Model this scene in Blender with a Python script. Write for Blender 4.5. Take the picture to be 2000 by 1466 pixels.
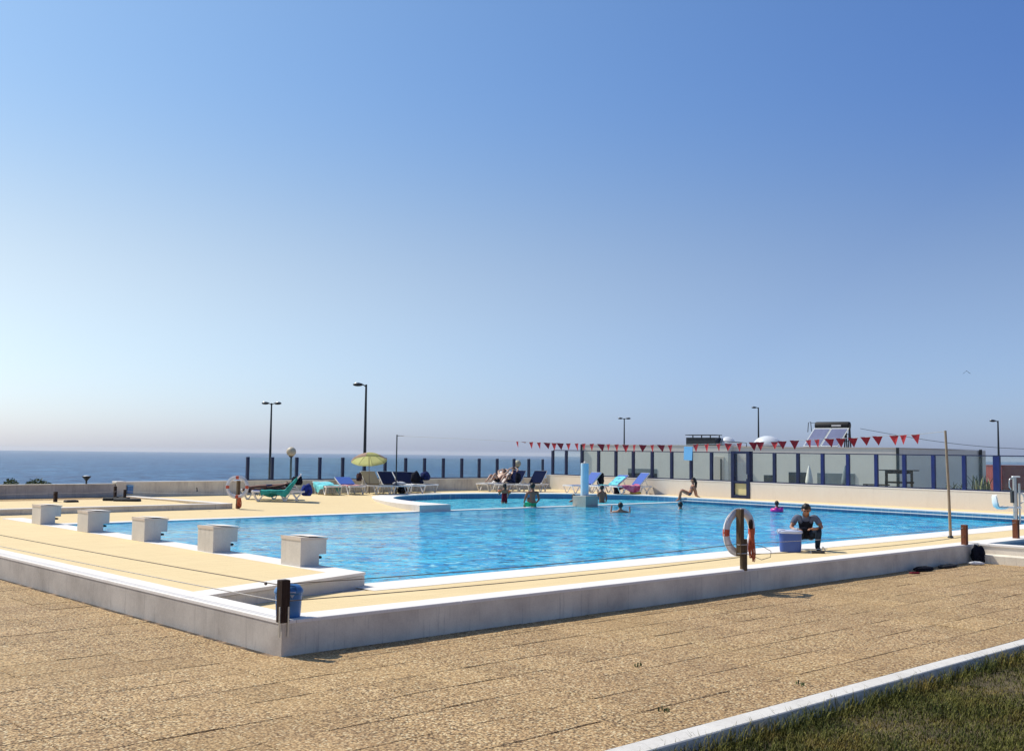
import bpy, bmesh, math, random
from mathutils import Vector, Matrix, Euler
random.seed(7)
R = math.radians
PI = math.pi
sc = bpy.context.scene
for o in list(bpy.data.objects):
    bpy.data.objects.remove(o)
COL = sc.collection

# ------------------------------------------------------------------ camera
cam_d = bpy.data.cameras.new('camera')
cam_d.sensor_width = 36.0
cam_d.lens = 37.6
cam_d.clip_start = 0.1
cam_d.clip_end = 60000
cam = bpy.data.objects.new('camera', cam_d)
COL.objects.link(cam)
cam.matrix_world = Matrix(((0.73236642, -0.05773921, -0.67845826, -5.74),
                           (-0.68081747, -0.04560317, -0.73103209, -9.53),
                           (0.01126937, 0.99728959, -0.07270809, 1.70),
                           (0, 0, 0, 1)))
sc.camera = cam

# ------------------------------------------------------------------ sky, sun, exposure
SUN_AZ, SUN_EL = 111.0, 51.5
world = bpy.data.worlds.new('World')
sc.world = world
world.use_nodes = True
wn = world.node_tree
wn.nodes.clear()
sky = wn.nodes.new('ShaderNodeTexSky')
sky.sky_type = 'NISHITA'
sky.sun_disc = False
sky.sun_elevation = R(SUN_EL)
sky.sun_rotation = R(90 - SUN_AZ)
sky.altitude = 0
sky.air_density = 1.0
sky.dust_density = 1.0
sky.ozone_density = 1.0

# forward scattering of the summer haze: the Nishita colour is weighted per channel by the
# angle to the sun (brighter, whiter towards it) and by the height above the horizon
sd_ = (math.cos(R(SUN_EL)) * math.cos(R(SUN_AZ)), math.cos(R(SUN_EL)) * math.sin(R(SUN_AZ)), math.sin(R(SUN_EL)))
def wnode(ty, op, a=None, b=None, c=None):
    nd = wn.nodes.new(ty); nd.operation = op
    for i, v in enumerate((a, b, c)):
        if v is None: continue
        if hasattr(v, 'is_linked'): wn.links.new(v, nd.inputs[i])
        else: nd.inputs[i].default_value = v
    return nd
tcw = wn.nodes.new('ShaderNodeTexCoord')
cosg = wnode('ShaderNodeVectorMath', 'DOT_PRODUCT', tcw.outputs['Generated'], sd_).outputs['Value']
cosg = wnode('ShaderNodeMath', 'MAXIMUM', cosg, 0.22).outputs[0]
cosg = wnode('ShaderNodeMath', 'MINIMUM', cosg, 0.78).outputs[0]
sepw = wn.nodes.new('ShaderNodeSeparateXYZ'); wn.links.new(tcw.outputs['Generated'], sepw.inputs[0])
zz_ = wnode('ShaderNodeMath', 'MAXIMUM', sepw.outputs[2], 0.0).outputs[0]
ez = wnode('ShaderNodeMath', 'EXPONENT', wnode('ShaderNodeMath', 'MULTIPLY', zz_, -12.0).outputs[0]).outputs[0]
gz = wnode('ShaderNodeMath', 'MULTIPLY_ADD', zz_, 1 / 0.12, -0.16 / 0.12).outputs[0]
gz = wnode('ShaderNodeMath', 'MULTIPLY', gz, gz).outputs[0]
gz = wnode('ShaderNodeMath', 'EXPONENT', wnode('ShaderNodeMath', 'MULTIPLY', gz, -1.0).outputs[0]).outputs[0]
chan = []
for a_, b_, c_, d_ in ((-0.889, 1.266, 0.44, 0.40), (-0.413, 0.912, 0.335, 0.105), (0.243, 0.162, 0.50, -0.16)):
    m1_ = wnode('ShaderNodeMath', 'MULTIPLY_ADD', cosg, b_, a_).outputs[0]
    m2_ = wnode('ShaderNodeMath', 'MULTIPLY_ADD', ez, c_, m1_).outputs[0]
    m2_ = wnode('ShaderNodeMath', 'MULTIPLY_ADD', gz, d_, m2_).outputs[0]
    chan.append(wnode('ShaderNodeMath', 'EXPONENT', m2_).outputs[0])
comb = wn.nodes.new('ShaderNodeCombineXYZ')
for i_ in range(3): wn.links.new(chan[i_], comb.inputs[i_])
mulw = wnode('ShaderNodeVectorMath', 'MULTIPLY', sky.outputs[0], comb.outputs[0])
bg = wn.nodes.new('ShaderNodeBackground')
bg.inputs['Strength'].default_value = 0.10
wo = wn.nodes.new('ShaderNodeOutputWorld')
wn.links.new(mulw.outputs[0], bg.inputs['Color'])
wn.links.new(bg.outputs[0], wo.inputs['Surface'])

sun_d = bpy.data.lights.new('sun', 'SUN')
sun_d.energy = 4.6
sun_d.angle = R(0.53)
sun_d.color = (1.0, 0.95, 0.86)
sun = bpy.data.objects.new('sun', sun_d)
COL.objects.link(sun)
sdir = Vector((math.cos(R(SUN_EL)) * math.cos(R(SUN_AZ)), math.cos(R(SUN_EL)) * math.sin(R(SUN_AZ)), math.sin(R(SUN_EL))))
sun.rotation_euler = sdir.to_track_quat('Z', 'Y').to_euler()
sun.location = (0, 0, 30)

sc.view_settings.view_transform = 'Standard'
sc.view_settings.look = 'None'
sc.view_settings.exposure = 0.0
sc.view_settings.gamma = 1.0
sc.view_settings.use_curve_mapping = False

# ------------------------------------------------------------------ materials
class NT:
    def __init__(s, name):
        s.m = bpy.data.materials.new(name); s.m.use_nodes = True
        s.t = s.m.node_tree; s.t.nodes.clear()
        s.out = s.n('ShaderNodeOutputMaterial')
    def n(s, ty, **kw):
        nd = s.t.nodes.new(ty)
        for k, v in kw.items():
            if hasattr(nd, k): setattr(nd, k, v)
            else: nd.inputs[k].default_value = v
        return nd
    def l(s, a, b): s.t.links.new(a, b)
    def coord(s, kind='Object', scale=(1, 1, 1)):
        tc = s.n('ShaderNodeTexCoord'); mp = s.n('ShaderNodeMapping')
        mp.inputs['Scale'].default_value = scale
        s.l(tc.outputs[kind], mp.inputs[0]); return mp.outputs[0]
    def geo(s, scale=(1, 1, 1)):
        g = s.n('ShaderNodeNewGeometry'); mp = s.n('ShaderNodeMapping')
        mp.inputs['Scale'].default_value = scale
        s.l(g.outputs['Position'], mp.inputs[0]); return mp.outputs[0]
    def noise(s, vec, scale, detail=4, rough=0.55, dist=0.0):
        nd = s.n('ShaderNodeTexNoise'); s.l(vec, nd.inputs['Vector'])
        nd.inputs['Scale'].default_value = scale; nd.inputs['Detail'].default_value = detail
        nd.inputs['Roughness'].default_value = rough; nd.inputs['Distortion'].default_value = dist
        return nd.outputs['Fac']
    def ramp(s, fac, stops):
        nd = s.n('ShaderNodeValToRGB'); cr = nd.color_ramp
        while len(cr.elements) < len(stops): cr.elements.new(0.5)
        for e, (p, c) in zip(cr.elements, stops):
            e.position = p; e.color = (c[0], c[1], c[2], 1) if not isinstance(c, (int, float)) else (c, c, c, 1)
        s.l(fac, nd.inputs[0]); return nd.outputs[0]
    def mix(s, fac, a, b, mode='MIX'):
        nd = s.n('ShaderNodeMix'); nd.data_type = 'RGBA'; nd.blend_type = mode
        if isinstance(fac, float): nd.inputs[0].default_value = fac
        else: s.l(fac, nd.inputs[0])
        for v, i in ((a, 6), (b, 7)):
            if isinstance(v, tuple): nd.inputs[i].default_value = (*v, 1)
            else: s.l(v, nd.inputs[i])
        return nd.outputs[2]
    def bump(s, h, strength=0.3, dist=0.01, normal=None):
        nd = s.n('ShaderNodeBump'); s.l(h, nd.inputs['Height'])
        nd.inputs['Strength'].default_value = strength; nd.inputs['Distance'].default_value = dist
        if normal is not None: s.l(normal, nd.inputs['Normal'])
        return nd.outputs[0]
    def pbsdf(s, color, rough=0.7, normal=None, metallic=0.0, spec=0.5):
        p = s.n('ShaderNodeBsdfPrincipled')
        if isinstance(color, tuple): p.inputs['Base Color'].default_value = (*color, 1)
        else: s.l(color, p.inputs['Base Color'])
        if isinstance(rough, float): p.inputs['Roughness'].default_value = rough
        else: s.l(rough, p.inputs['Roughness'])
        p.inputs['Metallic'].default_value = metallic
        p.inputs['Specular IOR Level'].default_value = spec
        if normal is not None: s.l(normal, p.inputs['Normal'])
        return p.outputs[0]
    def done(s, surf):
        s.l(surf, s.out.inputs['Surface']); return s.m

def plain(name, col, rough=0.6, var=0.12, scale=6.0, metallic=0.0, bump=0.0, spec=0.4):
    """a single-colour thing with mild grain and wear"""
    k = NT(name); v = k.coord('Object')
    f = k.noise(v, scale, 5)
    lo = tuple(c * (1 - var) for c in col); hi = tuple(min(1, c * (1 + var)) for c in col)
    c = k.ramp(f, [(0.3, lo), (0.7, hi)])
    nrm = k.bump(k.noise(v, scale * 8, 3), bump, 0.004) if bump else None
    return k.done(k.pbsdf(c, rough, nrm, metallic, spec))

M = {}
def mat_deck():
    k = NT('yellow_deck_paving'); g = k.geo()
    big = k.noise(g, 0.35, 5, 0.6); fine = k.noise(g, 60, 3, 0.7); mid = k.noise(k.geo((0.5, 3, 1)), 1.6, 6, 0.65)
    c = k.ramp(big, [(0.3, (0.75, 0.585, 0.305)), (0.7, (0.86, 0.69, 0.38))])
    c = k.mix(0.5, c, k.ramp(mid, [(0.35, (0.66, 0.49, 0.26)), (0.65, (0.80, 0.62, 0.34))]))
    c = k.mix(0.35, c, k.ramp(fine, [(0.3, (0.42, 0.30, 0.15)), (0.7, (0.9, 0.70, 0.42))]))
    br = k.n('ShaderNodeTexBrick'); k.l(g, br.inputs['Vector']); br.offset = 0.5
    br.inputs['Scale'].default_value = 1.0; br.inputs['Mortar Size'].default_value = 0.010; br.inputs['Mortar Smooth'].default_value = 0.3
    br.inputs['Brick Width'].default_value = 0.60; br.inputs['Row Height'].default_value = 0.60
    br.inputs['Color1'].default_value = (1, 1, 1, 1); br.inputs['Color2'].default_value = (0.93, 0.92, 0.91, 1); br.inputs['Mortar'].default_value = (0.60, 0.56, 0.5, 1)
    c = k.mix(k.ramp(big, [(0.3, 0.05), (0.7, 0.35)]), c, k.mix(1.0, c, br.outputs['Color'], 'MULTIPLY'))
    return k.done(k.pbsdf(c, 0.85, k.bump(fine, 0.35, 0.004), spec=0.2))
M['deck'] = mat_deck()
def mat_white(name, base, dirt, stain=0.5, seed=0.0, streak=True):
    k = NT(name); g = k.geo()
    big = k.noise(g, 1.1 + seed, 6, 0.65); fine = k.noise(g, 45, 4, 0.7)
    st = k.noise(k.geo((6, 6, 0.35)), 2.2, 5, 0.75)
    c = k.mix(k.ramp(big, [(0.35, 0.0), (0.75, stain)]), base, dirt)
    if streak:
        c = k.mix(k.ramp(st, [(0.56, 0.0), (0.75, stain * 0.9)]), c, tuple(d * 0.7 for d in dirt))
    c = k.mix(0.12, c, k.ramp(fine, [(0.3, (0.2, 0.19, 0.18)), (0.7, (0.9, 0.88, 0.85))]))
    return k.done(k.pbsdf(c, 0.8, k.bump(fine, 0.25, 0.004), spec=0.25))
M['wall'] = mat_white('weathered_white_wall_paint', (0.86, 0.77, 0.60), (0.42, 0.34, 0.26), 0.85)
M['wall_cream'] = mat_white('cream_wall_paint', (0.74, 0.655, 0.545), (0.66, 0.55, 0.43), 0.35, 0.4)
M['wall_white'] = mat_white('white_building_paint', (0.86, 0.82, 0.72), (0.74, 0.70, 0.60), 0.4, 0.2)
M['coping'] = mat_white('white_coping_paint', (0.84, 0.78, 0.71), (0.66, 0.58, 0.48), 0.4, 0.7, False)
M['concrete'] = mat_white('raw_grey_concrete', (0.56, 0.50, 0.43), (0.28, 0.235, 0.195), 0.85, 0.3)
M['concrete_block'] = mat_white('pale_cast_concrete', (0.68, 0.62, 0.535), (0.42, 0.38, 0.33), 0.5, 0.9)
M['old_concrete'] = mat_white('weathered_grey_plinth', (0.36, 0.34, 0.28), (0.20, 0.19, 0.155), 0.5, 0.8)
M['kerb'] = mat_white('weathered_kerb_concrete', (0.66, 0.62, 0.56), (0.44, 0.40, 0.35), 0.6, 1.3)
M['block_slab'] = mat_white('buff_cast_slab', (0.66, 0.56, 0.46), (0.48, 0.36, 0.27), 0.5, 1.9, False)

def mat_aggregate():
    k = NT('exposed_aggregate_paving'); g = k.geo()
    oi = k.n('ShaderNodeObjectInfo')
    vo = k.n('ShaderNodeTexVoronoi'); vo.inputs['Scale'].default_value = 54; k.l(g, vo.inputs['Vector'])
    vo2 = k.n('ShaderNodeTexVoronoi'); vo2.inputs['Scale'].default_value = 95; k.l(g, vo2.inputs['Vector'])
    sep = k.n('ShaderNodeSeparateColor'); k.l(vo.outputs['Color'], sep.inputs[0])
    c = k.ramp(sep.outputs[0], [(0.0, (0.16, 0.085, 0.04)), (0.2, (0.38, 0.235, 0.11)), (0.5, (0.54, 0.345, 0.16)), (0.78, (0.80, 0.56, 0.28)), (1.0, (1.0, 0.88, 0.60))])
    sep2 = k.n('ShaderNodeSeparateColor'); k.l(vo2.outputs['Color'], sep2.inputs[0])
    c2 = k.ramp(sep2.outputs[1], [(0.0, (0.15, 0.085, 0.045)), (0.5, (0.47, 0.31, 0.17)), (1.0, (0.78, 0.60, 0.38))])
    c = k.mix(0.38, c, c2)
    gap = k.ramp(vo.outputs['Distance'], [(0.42, 0.0), (0.82, 0.9)])
    c = k.mix(gap, c, (0.055, 0.032, 0.016))
    big = k.noise(g, 0.8, 5, 0.6); big2 = k.noise(g, 0.33, 4, 0.6)
    c = k.mix(k.ramp(big, [(0.42, 0.0), (0.75, 0.30)]), c, (0.38, 0.24, 0.135))
    c = k.mix(k.ramp(big2, [(0.48, 0.0), (0.66, 0.22)]), c, (0.56, 0.38, 0.17))
    tone = k.ramp(oi.outputs['Random'], [(0.0, (0.80, 0.765, 0.69)), (1.0, (0.97, 0.94, 0.86))])
    c = k.mix(1.0, c, tone, 'MULTIPLY')
    return k.done(k.pbsdf(c, 0.8, k.bump(vo.outputs['Distance'], -0.9, 0.012), spec=0.25))
M['aggregate'] = mat_aggregate()
def mat_joint():
    k = NT('joint_soil_and_sand'); g = k.geo()
    f = k.noise(g, 3.0, 5, 0.7)
    c = k.ramp(f, [(0.50, (0.03, 0.02, 0.012)), (0.62, (0.26, 0.17, 0.10))])
    return k.done(k.pbsdf(c, 0.95))
M['joint'] = mat_joint()
M['soil'] = plain('dry_soil', (0.10, 0.075, 0.035), 0.95, 0.5, 5, bump=0.5)
M['terrain'] = plain('dry_coastal_ground', (0.22, 0.18, 0.11), 0.95, 0.4, 0.3, bump=0.3)
M['rope'] = plain('weathered_rope', (0.20, 0.16, 0.12), 0.9, 0.3, 40)
M['steel_cable'] = plain('pale_rope', (0.45, 0.42, 0.38), 0.7, 0.3, 40)
def mat_wood(name, a, b):
    k = NT(name); v = k.coord('Object', (9, 9, 0.8))
    f = k.noise(v, 6, 6, 0.7, 0.6)
    return k.done(k.pbsdf(k.ramp(f, [(0.3, a), (0.7, b)]), 0.75, k.bump(f, 0.4, 0.006), spec=0.2))
M['wood_dark'] = mat_wood('dark_stained_timber', (0.018, 0.010, 0.007), (0.055, 0.030, 0.020))
M['wood_brown'] = mat_wood('weathered_brown_timber', (0.05, 0.032, 0.018), (0.17, 0.115, 0.06))
M['wood_red'] = mat_wood('reddish_timber', (0.10, 0.03, 0.014), (0.22, 0.075, 0.035))
M['wood_grey'] = mat_wood('greyish_pole_timber', (0.20, 0.14, 0.09), (0.42, 0.32, 0.22))
M['navy'] = plain('navy_blue_paint', (0.004, 0.009, 0.050), 0.45, 0.2, 4)
M['navy2'] = plain('royal_navy_paint', (0.006, 0.015, 0.11), 0.4, 0.2, 4)
M['dark_metal'] = plain('dark_grey_metal', (0.022, 0.028, 0.034), 0.5, 0.2, 5, metallic=0.3)
M['black_rubber'] = plain('black_rubber', (0.012, 0.012, 0.012), 0.7, 0.3, 10)
M['steel'] = plain('brushed_steel', (0.55, 0.56, 0.55), 0.35, 0.1, 12, metallic=0.85)
M['white_plastic'] = plain('white_plastic', (0.78, 0.75, 0.71), 0.45, 0.06, 4)
M['shade_cream'] = plain('cream_globe_plastic', (0.50, 0.42, 0.30), 0.5, 0.1, 3)
M['ring_white'] = plain('lifebuoy_white_shell', (0.62, 0.60, 0.60), 0.5, 0.12, 7)
M['red_band'] = plain('red_orange_band', (0.50, 0.075, 0.03), 0.6, 0.25, 12)
M['orange_rope'] = plain('orange_braided_rope', (0.55, 0.12, 0.045), 0.85, 0.35, 60, bump=0.6)
M['flag_red'] = plain('red_pennant_cloth', (0.42, 0.018, 0.022), 0.8, 0.15, 5)
M['bin_blue'] = plain('blue_bin_plastic', (0.06, 0.19, 0.42), 0.4, 0.12, 5)
M['cooler_blue'] = plain('blue_cooler_plastic', (0.045, 0.10, 0.34), 0.45, 0.1, 4)
M['cooler_lid'] = plain('pale_lilac_lid_plastic', (0.50, 0.54, 0.68), 0.45, 0.08, 4)
M['sign_blue'] = plain('light_blue_board', (0.17, 0.43, 0.70), 0.55, 0.05, 3)
M['column_blue'] = plain('pale_blue_painted_column', (0.50, 0.62, 0.69), 0.45, 0.08, 3)
M['yellow_panel'] = plain('pale_yellow_panel', (0.66, 0.56, 0.28), 0.6, 0.08, 3)
M['brick_red'] = plain('dark_red_render', (0.22, 0.035, 0.03), 0.8, 0.15, 2)
M['dark_open'] = plain('dark_recess', (0.03, 0.035, 0.04), 0.7, 0.2, 3)
M['grey_panel'] = plain('grey_shutter', (0.20, 0.23, 0.24), 0.7, 0.1, 3)
M['roof_gravel'] = plain('grey_roof_felt', (0.3, 0.29, 0.27), 0.9, 0.2, 3)
M['dome_white'] = plain('white_skylight_dome', (0.66, 0.68, 0.70), 0.35, 0.05, 2)
def mat_canopy(name, c):
    k = NT(name); v = k.coord('Object'); f = k.noise(v, 3, 4)
    col = k.ramp(f, [(0.3, tuple(x * .85 for x in c)), (0.7, c)])
    d = k.n('ShaderNodeBsdfDiffuse'); t = k.n('ShaderNodeBsdfTranslucent'); k.l(col, d.inputs[0]); k.l(col, t.inputs[0])
    m = k.n('ShaderNodeMixShader'); m.inputs[0].default_value = 0.5; k.l(d.outputs[0], m.inputs[1]); k.l(t.outputs[0], m.inputs[2])
    return k.done(m.outputs[0])
M['umb_yellow'] = mat_canopy('yellow_green_umbrella_cloth', (0.62, 0.61, 0.26))
M['umb_pink'] = mat_canopy('faded_umbrella_cloth', (0.66, 0.46, 0.36))
M['sling_navy'] = plain('navy_sling_mesh', (0.005, 0.010, 0.040), 0.9, 0.15, 30, spec=0.05)
M['sling_blue'] = plain('royal_blue_sling_mesh', (0.025, 0.09, 0.38), 0.7, 0.15, 30)
M['sling_beige'] = plain('beige_sling_mesh', (0.24, 0.20, 0.13), 0.75, 0.15, 30)
M['sling_white'] = plain('white_sling_mesh', (0.68, 0.64, 0.62), 0.7, 0.1, 30)
def cloth(name, a, b=None, sc_=7.0):
    k = NT(name); v = k.coord('Object'); f = k.noise(v, sc_, 4, 0.6, 0.4)
    b = b or tuple(c * 0.6 for c in a)
    return k.done(k.pbsdf(k.ramp(f, [(0.38, b), (0.6, a)]), 0.95, k.bump(k.noise(v, 90, 2), 0.4, 0.003), spec=0.1))
M['towel_green'] = cloth('sea_green_towelling', (0.045, 0.36, 0.31))
M['towel_cyan'] = cloth('turquoise_towelling', (0.22, 0.68, 0.70), (0.14, 0.5, 0.55))
M['towel_pink'] = cloth('magenta_towelling', (0.38, 0.05, 0.13), (0.55, 0.22, 0.32))
M['towel_red'] = cloth('red_striped_towelling', (0.45, 0.10, 0.11), (0.66, 0.55, 0.52), 14)
M['towel_blue'] = cloth('blue_towelling', (0.03, 0.06, 0.36), (0.02, 0.03, 0.10))
M['towel_brown'] = cloth('dark_patterned_towelling', (0.10, 0.045, 0.03), (0.015, 0.02, 0.045), 9)
M['cloth_black'] = cloth('black_fabric', (0.012, 0.013, 0.022))
M['cloth_dark_blue'] = cloth('dark_blue_fabric', (0.02, 0.03, 0.13), (0.01, 0.012, 0.03))
M['cloth_white'] = cloth('white_fabric', (0.74, 0.72, 0.68), (0.5, 0.5, 0.52))
M['shirt_grey'] = cloth('grey_shirt_cloth', (0.17, 0.19, 0.24), (0.11, 0.12, 0.16))
M['apron_dark'] = cloth('dark_vest_cloth', (0.02, 0.02, 0.028), (0.012, 0.012, 0.018))
M['jeans'] = cloth('dark_denim', (0.03, 0.045, 0.07), (0.015, 0.02, 0.032))
M['shorts_green'] = cloth('green_swim_shorts', (0.02, 0.42, 0.20), (0.02, 0.28, 0.14))
M['swim_grey'] = cloth('grey_patterned_bikini', (0.10, 0.11, 0.15), (0.05, 0.05, 0.08), 25)
M['swim_red'] = cloth('dark_red_swimwear', (0.20, 0.015, 0.03))
M['swim_navy'] = cloth('dark_navy_swimsuit', (0.03, 0.035, 0.09))
M['yellow_toy'] = plain('yellow_plastic', (0.75, 0.50, 0.05), 0.5, 0.1, 4)
M['pink_float'] = plain('magenta_inflatable_plastic', (0.60, 0.03, 0.28), 0.3, 0.1, 4)
M['orange_float'] = plain('orange_inflatable_plastic', (0.60, 0.14, 0.03), 0.35, 0.1, 4)
def skin(name, c):
    k = NT(name); v = k.coord('Object'); f = k.noise(v, 9, 4)
    p = k.n('ShaderNodeBsdfPrincipled')
    k.l(k.ramp(f, [(0.3, tuple(x * 0.85 for x in c)), (0.7, c)]), p.inputs['Base Color'])
    p.inputs['Roughness'].default_value = 0.5
    p.inputs['Subsurface Weight'].default_value = 0.0
    return k.done(p.outputs[0])
M['skin_tan'] = skin('tanned_skin', (0.36, 0.155, 0.08))
M['skin_light'] = skin('light_skin', (0.50, 0.29, 0.19))
M['skin_dark'] = skin('deeply_tanned_skin', (0.25, 0.095, 0.05))
M['hair'] = plain('dark_hair', (0.010, 0.008, 0.007), 0.55, 0.3, 30, bump=0.6)
M['leaf'] = plain('grey_green_leaf', (0.07, 0.10, 0.035), 0.6, 0.35, 8)
M['leaf_dark'] = plain('dark_green_leaf', (0.035, 0.06, 0.02), 0.6, 0.35, 8)
M['leaf_pale'] = plain('pale_yellow_green_leaf', (0.30, 0.30, 0.12), 0.6, 0.3, 8)
M['bird'] = plain('dark_feathers', (0.015, 0.016, 0.022), 0.7, 0.2, 20)
M['panel_blue'] = plain('solar_collector_glass', (0.34, 0.33, 0.44), 0.22, 0.1, 2, metallic=0.7)
def mat_pooltile(name, a, b, grout, s):
    k = NT(name); br = k.n('ShaderNodeTexBrick'); k.l(k.geo(), br.inputs['Vector'])
    br.offset = 0.0
    for n_, v in (('Color1', a), ('Color2', b), ('Mortar', grout)): br.inputs[n_].default_value = (*v, 1)
    br.inputs['Scale'].default_value = s; br.inputs['Mortar Size'].default_value = 0.012
    br.inputs['Brick Width'].default_value = 0.25; br.inputs['Row Height'].default_value = 0.25
    return k.done(k.pbsdf(br.outputs['Color'], 0.35))
M['tile_pool'] = mat_pooltile('light_blue_pool_tile', (0.10, 0.52, 0.78), (0.14, 0.60, 0.84), (0.45, 0.68, 0.75), 5.0)
M['tile_band'] = mat_pooltile('blue_waterline_tile', (0.02, 0.13, 0.27), (0.03, 0.17, 0.33), (0.12, 0.26, 0.36), 10.0)

def mat_water(name, body, deep, trans, bump_s, bump_d, tint=(0.45, 0.80, 0.92), lee=True):
    """pool water: fresnel reflection over a body that is part clear, part water blue with ripple tones and glints painted in"""
    k = NT(name)
    g1 = k.geo((1.0, 1.0, 1.0))
    n0 = k.noise(g1, 0.9, 3, 0.5, 0.6)
    n1 = k.noise(g1, 3.2, 4, 0.55, 0.9)
    n2 = k.noise(g1, 9.0, 3, 0.6, 0.8)
    def ma(x, m, y):
        nd = k.n('ShaderNodeMath', operation='MULTIPLY_ADD'); k.l(x, nd.inputs[0]); nd.inputs[1].default_value = m
        if y is None: nd.inputs[2].default_value = 0
        else: k.l(y, nd.inputs[2])
        return nd.outputs[0]
    h = ma(n2, 0.22, ma(n1, 0.55, ma(n0, 1.0, None)))
    # ripples die down in the lee of the raised rim and the far deck
    sx = k.n('ShaderNodeSeparateXYZ'); k.l(g1, sx.inputs[0])
    wob = ma(k.noise(g1, 0.35, 3, 0.5), 5.0, sx.outputs[1])
    calm = k.n('ShaderNodeMapRange'); k.l(wob, calm.inputs[0])
    for i_, v_ in ((1, 10.0), (2, 19.5), (3, 1.0), (4, 0.16 if lee else 1.0)): calm.inputs[i_].default_value = v_
    bmp = k.n('ShaderNodeBump'); k.l(h, bmp.inputs['Height']); bmp.inputs['Distance'].default_value = bump_d
    k.l(ma(calm.outputs[0], bump_s, None), bmp.inputs['Strength']); nrm = bmp.outputs[0]
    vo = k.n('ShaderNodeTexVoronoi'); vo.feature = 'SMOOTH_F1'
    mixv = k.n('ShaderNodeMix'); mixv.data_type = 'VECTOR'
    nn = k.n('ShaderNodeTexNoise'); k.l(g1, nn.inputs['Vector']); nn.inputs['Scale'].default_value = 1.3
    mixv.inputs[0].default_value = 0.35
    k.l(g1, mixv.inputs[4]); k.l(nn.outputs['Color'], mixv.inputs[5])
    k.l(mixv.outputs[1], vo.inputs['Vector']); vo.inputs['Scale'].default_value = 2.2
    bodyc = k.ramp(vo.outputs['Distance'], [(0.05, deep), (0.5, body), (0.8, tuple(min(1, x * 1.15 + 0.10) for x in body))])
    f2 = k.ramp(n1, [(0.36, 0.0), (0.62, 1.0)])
    bodyc = k.mix(f2, k.mix(0.55, bodyc, deep), bodyc)  # pale and deep blue patches imitate ripple refraction by colour alone
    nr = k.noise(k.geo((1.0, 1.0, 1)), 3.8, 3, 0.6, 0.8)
    bodyc = k.mix(k.ramp(nr, [(0.30, 0.95), (0.38, 0.85), (0.415, 0.0)]), bodyc, tuple(x * 0.38 for x in deep))  # dark streaks of broken reflections, painted into the body colour
    bodyc = k.mix(k.ramp(nr, [(0.57, 0.0), (0.63, 0.6), (0.70, 1.0)]), bodyc, (0.42, 0.93, 0.98))  # cyan-white sparkle spots painted on as colour
    dif = k.n('ShaderNodeBsdfDiffuse'); k.l(bodyc, dif.inputs['Color'])
    tr = k.n('ShaderNodeBsdfTransparent'); tr.inputs['Color'].default_value = (*tint, 1)
    m1 = k.n('ShaderNodeMixShader'); m1.inputs[0].default_value = 1 - trans
    k.l(tr.outputs[0], m1.inputs[1]); k.l(dif.outputs[0], m1.inputs[2])
    gl = k.n('ShaderNodeBsdfGlossy'); gl.inputs['Roughness'].default_value = 0.03; k.l(nrm, gl.inputs['Normal'])
    fr = k.n('ShaderNodeFresnel'); fr.inputs['IOR'].default_value = 1.18; k.l(nrm, fr.inputs['Normal'])
    m2 = k.n('ShaderNodeMixShader'); k.l(fr.outputs[0], m2.inputs[0]); k.l(m1.outputs[0], m2.inputs[1]); k.l(gl.outputs[0], m2.inputs[2])
    return k.done(m2.outputs[0])
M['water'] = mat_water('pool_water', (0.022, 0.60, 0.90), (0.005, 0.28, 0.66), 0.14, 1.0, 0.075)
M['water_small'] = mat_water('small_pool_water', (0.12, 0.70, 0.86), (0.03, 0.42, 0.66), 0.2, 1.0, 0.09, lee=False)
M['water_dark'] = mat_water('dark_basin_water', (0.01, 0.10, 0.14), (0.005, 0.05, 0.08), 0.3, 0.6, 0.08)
def mat_sea():
    k = NT('sea_water'); g = k.geo((1, 1, 1))
    n1 = k.noise(g, 0.035, 6, 0.62, 0.3); n2 = k.noise(g, 0.25, 5, 0.6, 0.2); n0 = k.noise(k.geo((0.4, 1, 1)), 0.006, 4, 0.6)
    a = k.n('ShaderNodeMath', operation='MULTIPLY'); k.l(n2, a.inputs[0]); a.inputs[1].default_value = 0.25
    b = k.n('ShaderNodeMath', operation='ADD'); k.l(n1, b.inputs[0]); k.l(a.outputs[0], b.inputs[1])
    c = k.ramp(b.outputs[0], [(0.40, (0.006, 0.038, 0.115)), (0.62, (0.022, 0.095, 0.21)), (0.82, (0.07, 0.19, 0.33))])
    c = k.mix(k.ramp(n0, [(0.4, 0.0), (0.65, 0.4)]), c, (0.03, 0.13, 0.25))
    n3 = k.noise(k.geo((1, 1, 1)), 0.11, 6, 0.7)
    c = k.mix(k.ramp(n3, [(0.40, 0.85), (0.50, 0.0)]), c, (0.002, 0.018, 0.065))
    c = k.mix(k.ramp(n3, [(0.52, 0.0), (0.64, 0.6)]), c, (0.09, 0.22, 0.36))
    foam = k.ramp(k.noise(k.geo((0.6, 1, 1)), 0.12, 3, 0.7), [(0.755, 0.0), (0.79, 0.8)])
    c = k.mix(foam, c, (0.7, 0.75, 0.8))
    nrm = k.bump(b.outputs[0], 1.0, 6.0)
    return k.done(k.pbsdf(c, 0.45, nrm, spec=0.18))
M['sea'] = mat_sea()
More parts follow.
